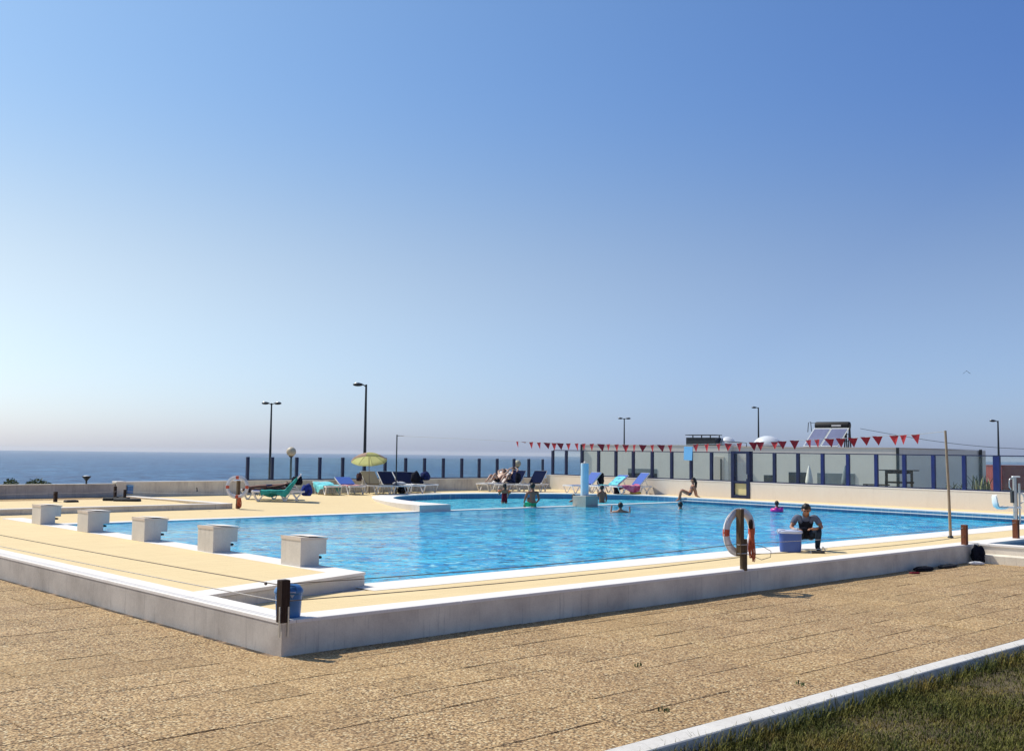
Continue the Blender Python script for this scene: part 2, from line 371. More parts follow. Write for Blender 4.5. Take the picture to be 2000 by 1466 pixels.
def mat_glass(name, tint, gloss):
    k = NT(name); v = k.coord('Object')
    tr = k.n('ShaderNodeBsdfTransparent'); tr.inputs['Color'].default_value = (*tint, 1)
    gl = k.n('ShaderNodeBsdfGlossy'); gl.inputs['Roughness'].default_value = 0.05
    gl.inputs['Color'].default_value = (0.8, 0.9, 0.92, 1)
    df = k.n('ShaderNodeBsdfDiffuse'); df.inputs['Color'].default_value = (0.45, 0.55, 0.55, 1)
    f = k.ramp(k.noise(v, 2.5, 4), [(0.3, gloss * 0.5), (0.7, gloss * 1.3)])
    m0 = k.n('ShaderNodeMixShader'); m0.inputs[0].default_value = 0.5; k.l(gl.outputs[0], m0.inputs[1]); k.l(df.outputs[0], m0.inputs[2])
    m = k.n('ShaderNodeMixShader'); k.l(f, m.inputs[0]); k.l(tr.outputs[0], m.inputs[1]); k.l(m0.outputs[0], m.inputs[2])
    return k.done(m.outputs[0])
M['glass'] = mat_glass('salt_hazed_screen_glass', (0.95, 0.985, 0.97), 0.045)
M['glass_door'] = mat_glass('frosted_door_glass', (0.94, 0.95, 0.94), 0.08)
def mat_grass():
    k = NT('lawn_grass'); oi = k.geo()
    f = k.noise(oi, 2.2, 5, 0.6); f2 = k.noise(oi, 42, 2, 0.7)
    c = k.ramp(f, [(0.34, (0.028, 0.048, 0.008)), (0.50, (0.125, 0.12, 0.02)), (0.68, (0.27, 0.155, 0.035))])
    c = k.mix(0.55, c, k.ramp(f2, [(0.38, (0.004, 0.009, 0.002)), (0.55, (0.11, 0.115, 0.018)), (0.72, (0.50, 0.42, 0.14))]))
    return k.done(k.pbsdf(c, 0.7, spec=0.15))
M['grass'] = mat_grass()

# ------------------------------------------------------------------ mesh helpers
class MB:
    def __init__(s): s.v = []; s.f = []; s.mi = []; s.cur = 0; s.sm = []
    def add(s, vs, fs, smooth=False):
        o = len(s.v); s.v += [tuple(v) for v in vs]
        for f in fs: s.f.append(tuple(i + o for i in f)); s.mi.append(s.cur); s.sm.append(smooth)
        return s
    def box(s, a, b, ch=0.0, mat=None):
        x0, y0, z0 = a; x1, y1, z1 = b
        if ch:
            vs = [(x0, y0, z0), (x1, y0, z0), (x1, y1, z0), (x0, y1, z0), (x0, y0, z1 - ch), (x1, y0, z1 - ch), (x1, y1, z1 - ch), (x0, y1, z1 - ch),
                  (x0 + ch, y0 + ch, z1), (x1 - ch, y0 + ch, z1), (x1 - ch, y1 - ch, z1), (x0 + ch, y1 - ch, z1)]
            fs = [(3, 2, 1, 0), (0, 1, 5, 4), (1, 2, 6, 5), (2, 3, 7, 6), (3, 0, 4, 7), (4, 5, 9, 8), (5, 6, 10, 9), (6, 7, 11, 10), (7, 4, 8, 11), (8, 9, 10, 11)]
        else:
            vs = [(x0, y0, z0), (x1, y0, z0), (x1, y1, z0), (x0, y1, z0), (x0, y0, z1), (x1, y0, z1), (x1, y1, z1), (x0, y1, z1)]
            fs = [(3, 2, 1, 0), (4, 5, 6, 7), (0, 1, 5, 4), (1, 2, 6, 5), (2, 3, 7, 6), (3, 0, 4, 7)]
        if mat is not None: vs = [tuple(mat @ Vector(v)) for v in vs]
        return s.add(vs, fs)
    def rbox(s, a, b, r=0.02, seg=3):
        """box with rounded edges all round"""
        bm = bmesh.new(); bmesh.ops.create_cube(bm, size=1)
        for v in bm.verts:
            v.co = Vector((a[i] + (v.co[i] + 0.5) * (b[i] - a[i]) for i in range(3)))
        bmesh.ops.bevel(bm, geom=bm.edges[:], offset=r, segments=seg, profile=0.5, affect='EDGES')
        vs = [v.co[:] for v in bm.verts]; bm.verts.index_update()
        fs = [tuple(v.index for v in f.verts) for f in bm.faces]; bm.free()
        return s.add(vs, fs, True)
    def beam(s, p, q, w, h, up=(0, 0, 1)):
        p = Vector(p); q = Vector(q); d = (q - p).normalized(); u = Vector(up)
        if abs(d.dot(u)) > 0.98: u = Vector((1, 0, 0))
        x = d.cross(u).normalized() * w / 2; y = x.cross(d).normalized() * h / 2
        vs = [p - x - y, p + x - y, p + x + y, p - x + y, q - x - y, q + x - y, q + x + y, q - x + y]
        return s.add(vs, [(3, 2, 1, 0), (4, 5, 6, 7), (0, 1, 5, 4), (1, 2, 6, 5), (2, 3, 7, 6), (3, 0, 4, 7)])
    def tube(s, path, r, n=8, cap=True, closed=False):
        path = [Vector(p) for p in path]; m = len(path); rs = r if isinstance(r, (list, tuple)) else [r] * m
        vs = []; prev = None
        for i, p in enumerate(path):
            a = path[(i - 1) % m] if (i > 0 or closed) else p; b = path[(i + 1) % m] if (i < m - 1 or closed) else p
            d = (b - a).normalized() if (b - a).length > 1e-9 else Vector((0, 0, 1))
            if prev is None:
                u = d.cross(Vector((0, 0, 1)))
                if u.length < 0.05: u = d.cross(Vector((1, 0, 0)))
            else: u = prev - d * prev.dot(d)
            u.normalize(); prev = u; w = d.cross(u)
            for k in range(n):
                t = 2 * PI * k / n; vs.append(p + (u * math.cos(t) + w * math.sin(t)) * rs[i])
        fs = []
        for i in range(m if closed else m - 1):
            j = (i + 1) % m
            for k in range(n):
                l = (k + 1) % n; fs.append((i * n + k, i * n + l, j * n + l, j * n + k))
        s.add(vs, fs, True)
        if cap and not closed:
            s.add(vs[:n], [tuple(range(n - 1, -1, -1))]); s.add(vs[-n:], [tuple(range(n))])
        return s
    def lathe(s, prof, c=(0, 0, 0), n=20, axis='z'):
        vs = []; c = Vector(c)
        for (r, z) in prof:
            for k in range(n):
                t = 2 * PI * k / n
                q = Vector((r * math.cos(t), r * math.sin(t), z))
                if axis == 'x': q = Vector((q.z, q.x, q.y))
                vs.append(c + q)
        fs = []
        for i in range(len(prof) - 1):
            for k in range(n):
                l = (k + 1) % n; fs.append((i * n + k, i * n + l, (i + 1) * n + l, (i + 1) * n + k))
        fs.append(tuple(range(n - 1, -1, -1))); o = (len(prof) - 1) * n; fs.append(tuple(o + i for i in range(n)))
        return s.add(vs, fs, True)
    def ball(s, c, r, n=14, m=9, sq=(1, 1, 1)):
        prof = [(max(1e-4, math.sin(PI * i / m)), -math.cos(PI * i / m)) for i in range(m + 1)]
        vs = []
        for (rr, z) in prof:
            for k in range(n):
                t = 2 * PI * k / n; vs.append((c[0] + rr * math.cos(t) * r * sq[0], c[1] + rr * math.sin(t) * r * sq[1], c[2] + z * r * sq[2]))
        fs = [(i * n + k, i * n + (k + 1) % n, (i + 1) * n + (k + 1) % n, (i + 1) * n + k) for i in range(m) for k in range(n)]
        return s.add(vs, fs, True)
    def prism(s, poly, z0, z1, ztop=None):
        n = len(poly)
        vs = [(x, y, z0) for x, y in poly] + [(x, y, (ztop(x, y) if ztop else z1)) for x, y in poly]
        fs = [tuple(range(n - 1, -1, -1)), tuple(range(n, 2 * n))] + [(i, (i + 1) % n, n + (i + 1) % n, n + i) for i in range(n)]
        return s.add(vs, fs)
    def sheet(s, poly, z): 
        return s.add([(x, y, z) for x, y in poly], [tuple(range(len(poly)))])
    def xf(s, mat):
        s.v = [tuple(mat @ Vector(v)) for v in s.v]; return s
    def mesh(s, name, mats):
        me = bpy.data.meshes.new(name); me.from_pydata(s.v, [], s.f)
        for m in (mats if isinstance(mats, (list, tuple)) else [mats]): me.materials.append(M[m] if isinstance(m, str) else m)
        me.polygons.foreach_set('material_index', s.mi); me.polygons.foreach_set('use_smooth', s.sm)
        me.validate(); me.update(); return me
    def build(s, name, mats, parent=None, world=False):
        if world and parent is not None:
            inv = parent_matrix(parent).inverted(); s.xf(inv)
        o = bpy.data.objects.new(name, s.mesh(name, mats)); COL.objects.link(o)
        if parent is not None: o.parent = parent
        return o
def parent_matrix(p):
    m = Matrix.Translation(p.location) @ p.rotation_euler.to_matrix().to_4x4()
    if p.parent is not None: m = parent_matrix(p.parent) @ m
    return m
def tag(o, label=None, cat=None, group=None, kind=None):
    if label: o['label'] = label
    if cat: o['category'] = cat
    if group: o['group'] = group
    if kind: o['kind'] = kind
    return o
def thing(name, label, cat, loc=(0, 0, 0), rz=0.0, group=None):
    o = bpy.data.objects.new(name, None); COL.objects.link(o)
    o.location = loc; o.rotation_euler = (0, 0, rz); o.empty_display_size = 0.2
    return tag(o, label, cat, group)
def kids(o): return [c for c in COL.objects if c.parent == o]
def dup(o, loc=None, rz=None, label=None, group=None, parent=None):
    c = o.copy(); COL.objects.link(c)
    if parent is not None: c.parent = parent
    if loc is not None: c.location = loc
    if rz is not None: c.rotation_euler = (0, 0, rz)
    if label: c['label'] = label
    if group: c['group'] = group
    for ch in kids(o): dup(ch, parent=c)
    return c
def struct(name, mb, mats): return tag(mb.build(name, mats), kind='structure')

# ------------------------------------------------------------------ terrain, sea, haze
SEA_Z = -15.3
mb = MB(); N = 96
ring = [(-5.7 + 8000 * math.cos(2 * PI * i / N), -9.5 + 8000 * math.sin(2 * PI * i / N)) for i in range(N)]
mb.sheet(ring, SEA_Z)
struct('sea', mb, 'sea')
mb = MB(); mb.prism([(-400, -400), (400, -400), (400, 30), (160, 95), (60, 92), (-60, 60), (-400, 60)], SEA_Z - 1, -1.72)
struct('ground', mb, 'terrain')

k = NT('sea_haze')
pv = k.n('ShaderNodeVolumePrincipled')
pv.inputs['Color'].default_value = (0.93, 0.95, 1.0, 1); pv.inputs['Density'].default_value = 0.00011; pv.inputs['Anisotropy'].default_value = 0.3
k.l(pv.outputs[0], k.out.inputs['Volume']); M['haze'] = k.m
mb = MB(); mb.box((-8300, -8300, SEA_Z - 2.5), (8300, 8300, 8.4))
tag(mb.build('haze', 'haze'), kind='stuff')

# ------------------------------------------------------------------ levels of the terrace
ZN = -0.20       # near deck, level with the water
ZW = -0.225      # water
ZP = -0.352      # paved plaza
def zdeck(x, y): return -0.2 + 0.2 * max(0.0, min(1.0, (y - 18.2) / 6.3))
PX0 = lambda y: 3.19 + 0.018 * (y - 3.1)         # platform edge of the pool
PY0, PY1 = 3.36, 17.93
RIMA, RIMB = Vector((28.0, 3.36)), Vector((29.35, 17.93))
def rimx(y): return RIMA.x + (y - RIMA.y) * (RIMB.x - RIMA.x) / (RIMB.y - RIMA.y)
WA, WB = Vector((29.83, 5.22)), Vector((31.45, 28.0))
def wallx(y): return WA.x + (y - WA.y) * (WB.x - WA.x) / (WB.y - WA.y)

# main pool basin: floor, sides
mb = MB()
mb.sheet([(3.0, PY0 - 0.05), (28.1, PY0 - 0.05), (29.6, 18.1), (3.2, 18.1)], -1.60)
for a, b in (((3.19, 3.36), (3.46, 17.93)), ((3.46, 17.93), (29.35, 17.93)), ((29.35, 17.93), (28.0, 3.36)), ((28.0, 3.36), (3.19, 3.36))):
    mb.add([(a[0], a[1], -1.6), (b[0], b[1], -1.6), (b[0], b[1], ZW - 0.01), (a[0], a[1], ZW - 0.01)], [(0, 1, 2, 3)])
struct('main_pool_basin', mb, 'tile_pool')
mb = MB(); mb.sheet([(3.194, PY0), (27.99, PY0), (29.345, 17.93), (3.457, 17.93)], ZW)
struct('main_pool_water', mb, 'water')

# bezier-like smooth curve through points
def smooth(pts, k=6):
    out = []
    P = [Vector(p) for p in pts]
    for i in range(len(P) - 1):
        p0 = P[max(i - 1, 0)]; p1 = P[i]; p2 = P[i + 1]; p3 = P[min(i + 2, len(P) - 1)]
        for j in range(k):
            t = j / k
            out.append(0.5 * ((2 * p1) + (-p0 + p2) * t + (2 * p0 - 5 * p1 + 4 * p2 - p3) * t * t + (-p0 + 3 * p1 - 3 * p2 + p3) * t ** 3))
    out.append(P[-1]); return out
kin = smooth([(17.05, 17.96), (17.3, 20.2), (18.3, 22.8), (20.3, 24.6), (23.0, 25.1), (25.8, 24.3), (27.7, 22.8), (29.05, 21.1), (29.55, 19.4), (29.37, 17.96)], 6)
mb = MB(); mb.sheet([(p.x, p.y) for p in reversed(kin)], -0.85)
for i in range(len(kin) - 1):
    a, b = kin[i], kin[i + 1]
    mb.add([(a.x, a.y, -0.85), (b.x, b.y, -0.85), (b.x, b.y, ZW), (a.x, a.y, ZW)], [(0, 1, 2, 3)])
struct('small_pool_basin', mb, 'tile_pool')
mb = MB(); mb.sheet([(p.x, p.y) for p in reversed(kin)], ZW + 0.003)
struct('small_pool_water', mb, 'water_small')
# blue tile face between rim and water
mb = MB()
for i in range(len(kin) - 1):
    a, b = kin[i], kin[i + 1]
    mb.add([(a.x, a.y, ZW - 0.12), (b.x, b.y, ZW - 0.12), (b.x, b.y, -0.035), (a.x, a.y, -0.035)], [(0, 1, 2, 3)])
a, b = RIMA, RIMB
mb.add([(a.x, a.y, ZW - 0.1), (b.x, b.y, ZW - 0.1), (b.x, b.y, -0.035), (a.x, a.y, -0.035)], [(0, 1, 2, 3)])
struct('waterline_tiles', mb, 'tile_band')
# white gutter lip along the turning end
mb = MB(); mb.beam((a.x - 0.02, a.y, -0.125), (b.x - 0.02, b.y, -0.125), 0.10, 0.022)
struct('gutter_lip', mb, 'coping')

# low white wall between the two pools, and its caps
mb = MB(); mb.box((16.2, 17.935, -0.9), (29.3, 18.22, -0.197))
struct('pool_divider', mb, 'coping')

# decks
mb = MB()
mb.add([(0.34, 0.34, ZN), (34, 0.34, ZN), (34, 2.55, ZN), (0.34, 2.75, ZN)], [(0, 1, 2, 3)])
# left starting platform (top at 0), set in from its white edging
mb.add([(0.34, 2.62, -0.002), (2.74, 3.42, -0.002), (2.98, 17.6, -0.002), (0.34, 17.6, -0.002), (-0.0, 17.6, -0.002)], [(0, 1, 2, 3)])
# far-left deck rising gently to the back wall, around the small pool
def inside_poly(x, y, poly):
    c = False; n = len(poly)
    for i in range(n):
        x1, y1 = poly[i]; x2, y2 = poly[(i + 1) % n]
        if (y1 > y) != (y2 > y) and x < (x2 - x1) * (y - y1) / (y2 - y1) + x1: c = not c
    return c
# strip mesh: from a front curve to the back wall
front = [(0.3, 18.35), (3.0, 18.35), (10, 18.35), (15.3, 18.35)] + [(p.x, p.y) for p in smooth([(16.05, 18.4), (16.6, 20.3), (17.8, 22.9), (19.8, 24.9), (23.0, 25.5), (26.0, 24.7), (28.0, 23.1), (29.4, 21.3)], 4)] + [(30.85, 20.0)]
back = [(0.3, 28.0), (3.0, 28.0), (10, 28.0), (15.3, 28.0)]
nf = len(front) - len(back)
for i in range(nf): back.append((15.8 + (31.45 - 15.8) * i / (nf - 1), 28.0))
rows = 10; vs = []; fs = []
for i in range(len(front)):
    for j in range(rows + 1):
        t = j / rows; x = front[i][0] * (1 - t) + back[i][0] * t; y = front[i][1] * (1 - t) + back[i][1] * t
        vs.append((x, y, min(zdeck(x, y), -0.008)))
for i in range(len(front) - 1):
    for j in range(rows):
        p = i * (rows + 1) + j; fs.append((p, p + rows + 1, p + rows + 2, p + 1))
mb.add(vs, fs, True)
# deck along the right-hand wall
rr = [(rimx(3.3) + 0.35, 2.6), (wallx(2.6), 2.6), (wallx(20.0), 20.0), (29.95, 20.0), (rimx(17.9) + 0.37, 17.96)]
mb.add([(x, y, -0.004) for x, y in rr], [tuple(range(len(rr)))])
struct('deck', mb, 'deck')
# slab that carries everything (keeps undersides closed)
mb = MB()
mb.box((0.3, 0.3, -1.7), (34, 3.37, ZN - 0.012))
mb.box((0.02, 2.9, -1.7), (3.18, 18.3, -0.25))
mb.box((0.02, 18.30, -1.7), (15.6, 28.2, -0.23))
mb.prism([(28.05, 3.3), (31, 3.3), (31.6, 28.2), (15.6, 28.2), (15.6, 25.9), (31.0, 25.6), (31, 21), (29.7, 18)], -1.7, -0.03)
struct('terrace_slab', mb, 'concrete')

# white edging
cp = MB()
cp.add([(3.0, 2.62, ZN + 0.004), (34, 2.45, ZN + 0.004), (34, 3.37, ZN + 0.004), (3.0, 3.37, ZN + 0.004)], [(0, 1, 2, 3)])   # near side
cp.add([(0.3, 17.93, ZN + 0.003), (16.5, 17.93, ZN + 0.003), (16.5, 18.4, ZN + 0.004), (0.3, 18.4, ZN + 0.004)], [(0, 1, 2, 3)])  # far side
cp.add([(0.3, 17.93, ZN + 0.003), (16.5, 17.93, ZN + 0.003), (16.5, 17.93, ZW - 0.05), (0.3, 17.93, ZW - 0.05)], [(0, 1, 2, 3)])
cp.add([(3.0, 3.37, ZN + 0.004), (29, 3.37, ZN + 0.004), (29, 3.37, ZW - 0.05), (3.0, 3.37, ZW - 0.05)], [(0, 1, 2, 3)])
struct('white_pool_edging', cp, 'coping')
cp = MB()
outer = [(p.x, p.y) for p in smooth([(15.75, 17.94), (15.95, 19.2), (16.5, 20.9), (17.7, 23.3), (19.6, 25.35), (23.0, 26.0), (26.2, 25.1), (28.3, 23.4), (29.75, 21.4), (30.1, 19.5), (29.75, 17.96)], 5)]
inner = [(p.x, p.y) for p in kin]
m_ = len(outer)
def resample(poly, n):
    P = [Vector(p) for p in poly]; L = [0]
    for i in range(1, len(P)): L.append(L[-1] + (P[i] - P[i - 1]).length)
    out = []
    for k in range(n):
        s_ = L[-1] * k / (n - 1); i = 1
        while i < len(L) - 1 and L[i] < s_: i += 1
        t = (s_ - L[i - 1]) / (L[i] - L[i - 1]); out.append(P[i - 1].lerp(P[i], t))
    return out
oo = resample(outer, 50); ii = resample(inner, 50)
vs = []
for p, q in zip(oo, ii): vs += [(p.x, p.y, 0.0), (q.x, q.y, 0.0), (p.x, p.y, -0.24), (q.x, q.y, -0.035)]
fs = []
for i in range(49):
    a = 4 * i; b = a + 4
    fs += [(a, b, b + 1, a + 1), (a + 1, b + 1, b + 3, a + 3)]
cp.add(vs, fs)
cp.cur = 1
cp.add(vs, [(4 * i + 2, 4 * i + 6, 4 * i + 4, 4 * i) for i in range(49)])
cp.add([(oo[0].x, 17.938, -0.24), (ii[0].x, 17.938, -0.24), (ii[0].x, 17.938, 0), (oo[0].x, 17.938, 0)], [(0, 1, 2, 3)])
struct('small_pool_rim', cp, ['coping', 'concrete_block'])
# right-hand rim
cp = MB()
cp.prism([(rimx(3.3), 3.3), (rimx(3.3) + 0.36, 3.3), (rimx(17.95) + 0.38, 17.95), (rimx(17.95), 17.95)], -0.036, 0.0)
struct('turning_end_edging', cp, 'coping')

# starting platform: kerb slab with a shadow groove, riser, white edging on top
cp = MB()
cp.prism([(0.34, 2.22), (3.19, 3.10), (PX0(17.93), 17.93), (2.99, 17.93), (2.74, 3.42), (0.34, 2.62)], -0.038, 0.0)
cp.prism([(0.34, 2.25), (3.165, 3.125), (3.165, 3.4), (0.34, 3.4)], -0.05, -0.038)
struct('starting_platform_edging', cp, 'coping')
cp = MB()
cp.prism([(0.34, 2.235), (3.185, 3.112), (PX0(17.93) - 0.004, 17.93), (0.34, 17.93)], -0.75, -0.05)
struct('starting_platform_riser', cp, 'concrete_block')

# ------------------------------------------------------------------ terrace walls
w = thing('long_terrace_wall', 'long low weathered white wall along the near side of the pool terrace', 'wall', (0, 0, ZP))
mb = MB(); mb.box((0.0, 0.0, -1.7), (16.1, 0.34, -0.035)); mb.build('wall_face', 'wall', w, True)
xx = 0.345
while xx < 16.0:
    x2 = min(16.1, xx + 2.0)
    mb = MB(); mb.box((xx, -0.006, -0.035), (x2 - 0.004, 0.36, 0.0), 0.006); mb.build('coping_slab', 'coping', w, True); xx = x2
w = thing('left_terrace_wall', 'low raw grey concrete wall running left from the corner post', 'wall', (0, 8, ZP))
mb = MB(); mb.box((-0.004, 0.345, -1.7), (0.34, 28.2, -0.035)); mb.box((-0.004, 0.0, -1.7), (0.0, 0.345, -0.035)); mb.build('wall_face', 'concrete', w, True)
yy = -0.006
while yy < 28.1:
    y2 = min(28.2, yy + 2.2)
    mb = MB(); mb.box((-0.010, yy, -0.034), (0.155, y2 - 0.004, 0.001), 0.005); mb.build('coping_slab', 'coping', w, True)
    mb = MB(); mb.box((0.163, yy, -0.034), (0.342, y2 - 0.004, 0.0), 0.005); mb.build('coping_slab', 'coping', w, True)
    yy = y2

# ------------------------------------------------------------------ plaza: bed, paving tiles
mb = MB(); mb.sheet([(-40, -4.42), (60, -4.42), (60, -0.0), (0.0, 0.0), (0.0, 30), (-40, 30)], ZP - 0.010)
plaza = struct('plaza', mb, 'joint')
TS = 0.563
tile_meshes = []
for q in range(4):
    m2 = MB(); h = TS / 2 - 0.0038
    tz = [random.uniform(-0.0028, 0.0028) for _ in range(4)]
    ch = 0.0045
    vs = [(-h, -h, -0.03), (h, -h, -0.03), (h, h, -0.03), (-h, h, -0.03), (-h, -h, -ch + tz[0]), (h, -h, -ch + tz[1]), (h, h, -ch + tz[2]), (-h, h, -ch + tz[3]),
          (-h + ch, -h + ch, tz[0]), (h - ch, -h + ch, tz[1]), (h - ch, h - ch, tz[2]), (-h + ch, h - ch, tz[3])]
    m2.add(vs, [(0, 1, 5, 4), (1, 2, 6, 5), (2, 3, 7, 6), (3, 0, 4, 7), (4, 5, 9, 8), (5, 6, 10, 9), (6, 7, 11, 10), (7, 4, 8, 11), (8, 9, 10, 11)])
    tile_meshes.append(m2.mesh('paving_tile', 'aggregate'))
camv = Vector((-5.74, -9.53)); cdir = Vector((0.678, 0.731))
cells = []
for i in range(-60, 90):
    for j in range(-4, 46):
        cx = -0.92 + TS * i; cy = 0.10 - TS / 2 - TS * 0 + TS * (j - 4)
        if cy - TS / 2 < -4.43: continue
        if cx + TS / 2 > 0.0 and cy + TS / 2 > 0.12: continue
        cells.append((cx, cy))
def seen(c):
    d = Vector(c) - camv; f = d.dot(cdir); s_ = d.x * cdir.y - d.y * cdir.x
    return f > 6.8 and abs(s_) < f * 0.52 + 0.5
cells.sort(key=lambda c: (0 if seen(c) else 1, (Vector(c) - camv).length))
rest = MB()
for n_, (cx, cy) in enumerate(cells):
    if n_ < 300 and seen((cx, cy)):
        o = bpy.data.objects.new('tile', tile_meshes[n_ % 4]); COL.objects.link(o); o.parent = plaza
        o.location = (cx + random.uniform(-.0015, .0015), cy + random.uniform(-.0015, .0015), ZP + random.uniform(-0.003, 0.002))
        o.rotation_euler = (0, 0, random.choice((0, PI / 2, PI, -PI / 2)) + random.uniform(-.003, .003))
    elif n_ < 2600:
        h = TS / 2 - 0.003; z = ZP + random.uniform(-0.003, 0.002)
        x1 = cx + h; y1 = cy + h
        if cx - h < 0 < x1 and cy > 0: x1 = 0
        rest.add([(cx - h, cy - h, z), (x1, cy - h, z), (x1, y1, z), (cx - h, y1, z)], [(0, 1, 2, 3)])
tag(rest.build('tile', 'aggregate', plaza), kind='stuff')
# thin strip of tiles along the wall, cut short
cut = MB()
for i in range(0, 30):
    x0 = 0.003 + i * TS
    cut.add([(x0, -0.46 + 0.0, ZP - 0.001), (x0 + TS - 0.006, -0.46, ZP - 0.001), (x0 + TS - 0.006, 0.0, ZP - 0.001), (x0, 0.0, ZP - 0.001)], [(0, 1, 2, 3)])
# kerb in pieces
kerb = thing('lawn_kerb', 'white concrete kerb between the gravel-faced paving and the lawn', 'kerb', (3, -4.5, ZP))
xk = -14.0
while xk < 24:
    mb = MB(); dy = 0.011 * xk
    jx = random.uniform(-.003, .003)
    mb.box((xk, -4.62 + dy * 0.6, ZP - 0.16), (xk + 1.496, -4.415, ZP + 0.006 + jx), 0.008)
    mb.build('kerb_stone', 'kerb', kerb, True); xk += 1.5
# lawn
mb = MB(); mb.sheet([(-60, -60), (60, -60), (60, -4.6), (-60, -4.6)], ZP - 0.115)
lawn = struct('lawn', mb, 'soil')
gb = MB(); rg = random.Random(3)
def blades(n, x0, x1, y0, y1, hmin, hmax, gb=gb):
    for _ in range(n):
        x = rg.uniform(x0, x1); y = rg.uniform(y0, y1)
        d = math.hypot(x + 5.74, y + 9.53)
        a = rg.uniform(0, 2 * PI); h = rg.uniform(hmin, hmax) * (1 + 0.5 * math.sin(x * 3.1) * math.sin(y * 2.7)); w_ = rg.uniform(0.0018, 0.0040)
        lx = math.cos(a) * h * rg.uniform(0.2, 1.1); ly = math.sin(a) * h * rg.uniform(0.2, 1.1)
        b = a + PI / 2; cx = math.cos(b) * w_; cy = math.sin(b) * w_; z0 = ZP - 0.117
        gb.add([(x - cx, y - cy, z0), (x + cx, y + cy, z0), (x + lx * .45 + cx * .8, y + ly * .45 + cy * .8, z0 + h * .62), (x + lx * .45 - cx * .8, y + ly * .45 - cy * .8, z0 + h * .62), (x + lx, y + ly, z0 + h * 0.85)],
               [(0, 1, 2, 3), (3, 2, 4)])
blades(64000, -1.2, 4.6, -7.6, -4.66, 0.02, 0.060)
blades(5000, -1.2, 4.6, -7.6, -4.66, 0.05, 0.10)
blades(30000, 4.6, 11.5, -7.6, -4.60, 0.02, 0.07)
blades(26000, 11.5, 22.0, -9.0, -4.45, 0.03, 0.08)
blades(22000, -8.0, -1.2, -8.6, -4.66, 0.03, 0.08)
blades(26000, -1.2, 11.5, -10.5, -7.6, 0.03, 0.09)
blades(2600, -0.6, 9.0, -4.80, -4.63, 0.09, 0.20)
blades(250, 0.0, 9.0, -6.6, -4.8, 0.09, 0.15)
tag(gb.build('grass', 'grass', lawn), kind='stuff')
for o in [lawn]: pass

# ------------------------------------------------------------------ starting blocks
def make_block(label):
    t = thing('starting_block', label, 'starting block', (0, 0, 0), 0, 'concrete starting blocks on the raised end of the pool')
    mb = MB(); mb.prism([(0, 0), (0.0, 0.55), (0.32, 0.55), (0.32, 0)], 0.0, 0.17)
    mb.box((0.0, 0.0, 0.17), (0.445, 0.55, 0.385)); mb.build('pedestal', 'concrete_block', t)
    mb = MB(); vs = [(-0.008, -0.008, 0.385), (0.465, -0.008, 0.385), (0.465, 0.558, 0.385), (-0.008, 0.558, 0.385), (-0.008, -0.008, 0.435), (0.06, -0.008, 0.428), (0.465, -0.008, 0.405), (0.465, 0.558, 0.405), (0.06, 0.558, 0.428), (-0.008, 0.558, 0.435)]
    mb.add(vs, [(3, 2, 1, 0), (4, 5, 8, 9), (5, 6, 7, 8), (0, 1, 6, 5, 4), (1, 2, 7, 6), (2, 3, 9, 8, 7), (3, 0, 4, 9)])
    mb.build('top_slab', 'block_slab', t)
    mb = MB(); mb.box((0.12, 0.02, 0.430), (0.46, 0.53, 0.4345)); mb.xf(Matrix.Rotation(0.057, 4, 'Y')); mb.xf(Matrix.Translation((0, 0, 0.0165))); mb.build('step_pad', 'coping', t)
    mb = MB(); mb.tube([(0.33, 0.07, 0.115), (0.40, 0.07, 0.115), (0.41, 0.09, 0.115), (0.41, 0.46, 0.115), (0.40, 0.48, 0.115), (0.33, 0.48, 0.115)], 0.018, 8)
    mb.build('hand_grip', 'black_rubber', t)
    return t
blk_lab = ['starting block nearest the corner post, beside the step down', 'second starting block from the step, at the head of the pool', 'middle starting block of the five, at the pool head', 'second starting block from the far end of the row', 'starting block farthest from the camera, clear of the water corner']
b0 = make_block(blk_lab[0])
for i, (x, y) in enumerate([(2.815, 4.22), (2.83, 6.95), (2.85, 9.65), (2.88, 12.40), (2.93, 15.22)]):
    if i == 0: b0.location = (x, y, 0)
    else: dup(b0, (x, y, 0), 0, blk_lab[i])

# ------------------------------------------------------------------ back wall, side walls
w = thing('back_wall', 'long pale wall at the back of the sunbathing deck facing the sea', 'wall', (20, 28, 0))
mb = MB(); mb.box((10.3, 28.0, -1.0), (31.6, 28.25, 0.515)); mb.build('wall_face', 'wall', w, True)
mb = MB(); mb.box((10.28, 27.985, 0.515), (31.35, 28.27, 0.545), 0.006); mb.build('coping_slab', 'coping', w, True)
w = thing('left_back_wall', 'dull pinkish grey low wall at far left with the sea behind it', 'wall', (4, 28, 0))
mb = MB(); mb.box((-0.2, 28.0, -1.0), (9.93, 28.25, 0.455)); mb.build('wall_face', 'concrete', w, True)
mb = MB(); mb.box((-0.2, 27.985, 0.455), (9.95, 28.27, 0.48), 0.006); mb.build('coping_slab', 'wall', w, True)
w = thing('wall_pier', 'pale square pier joining the two back walls at left', 'pier', (10.1, 28.0, -0.05))
mb = MB(); mb.box((9.955, 27.9, -0.3), (10.275, 28.3, 0.52)); mb.build('shaft', 'wall', w, True)
mb = MB(); mb.box((9.94, 27.88, 0.52), (10.27, 28.32, 0.56), 0.006); mb.build('cap', 'coping', w, True)
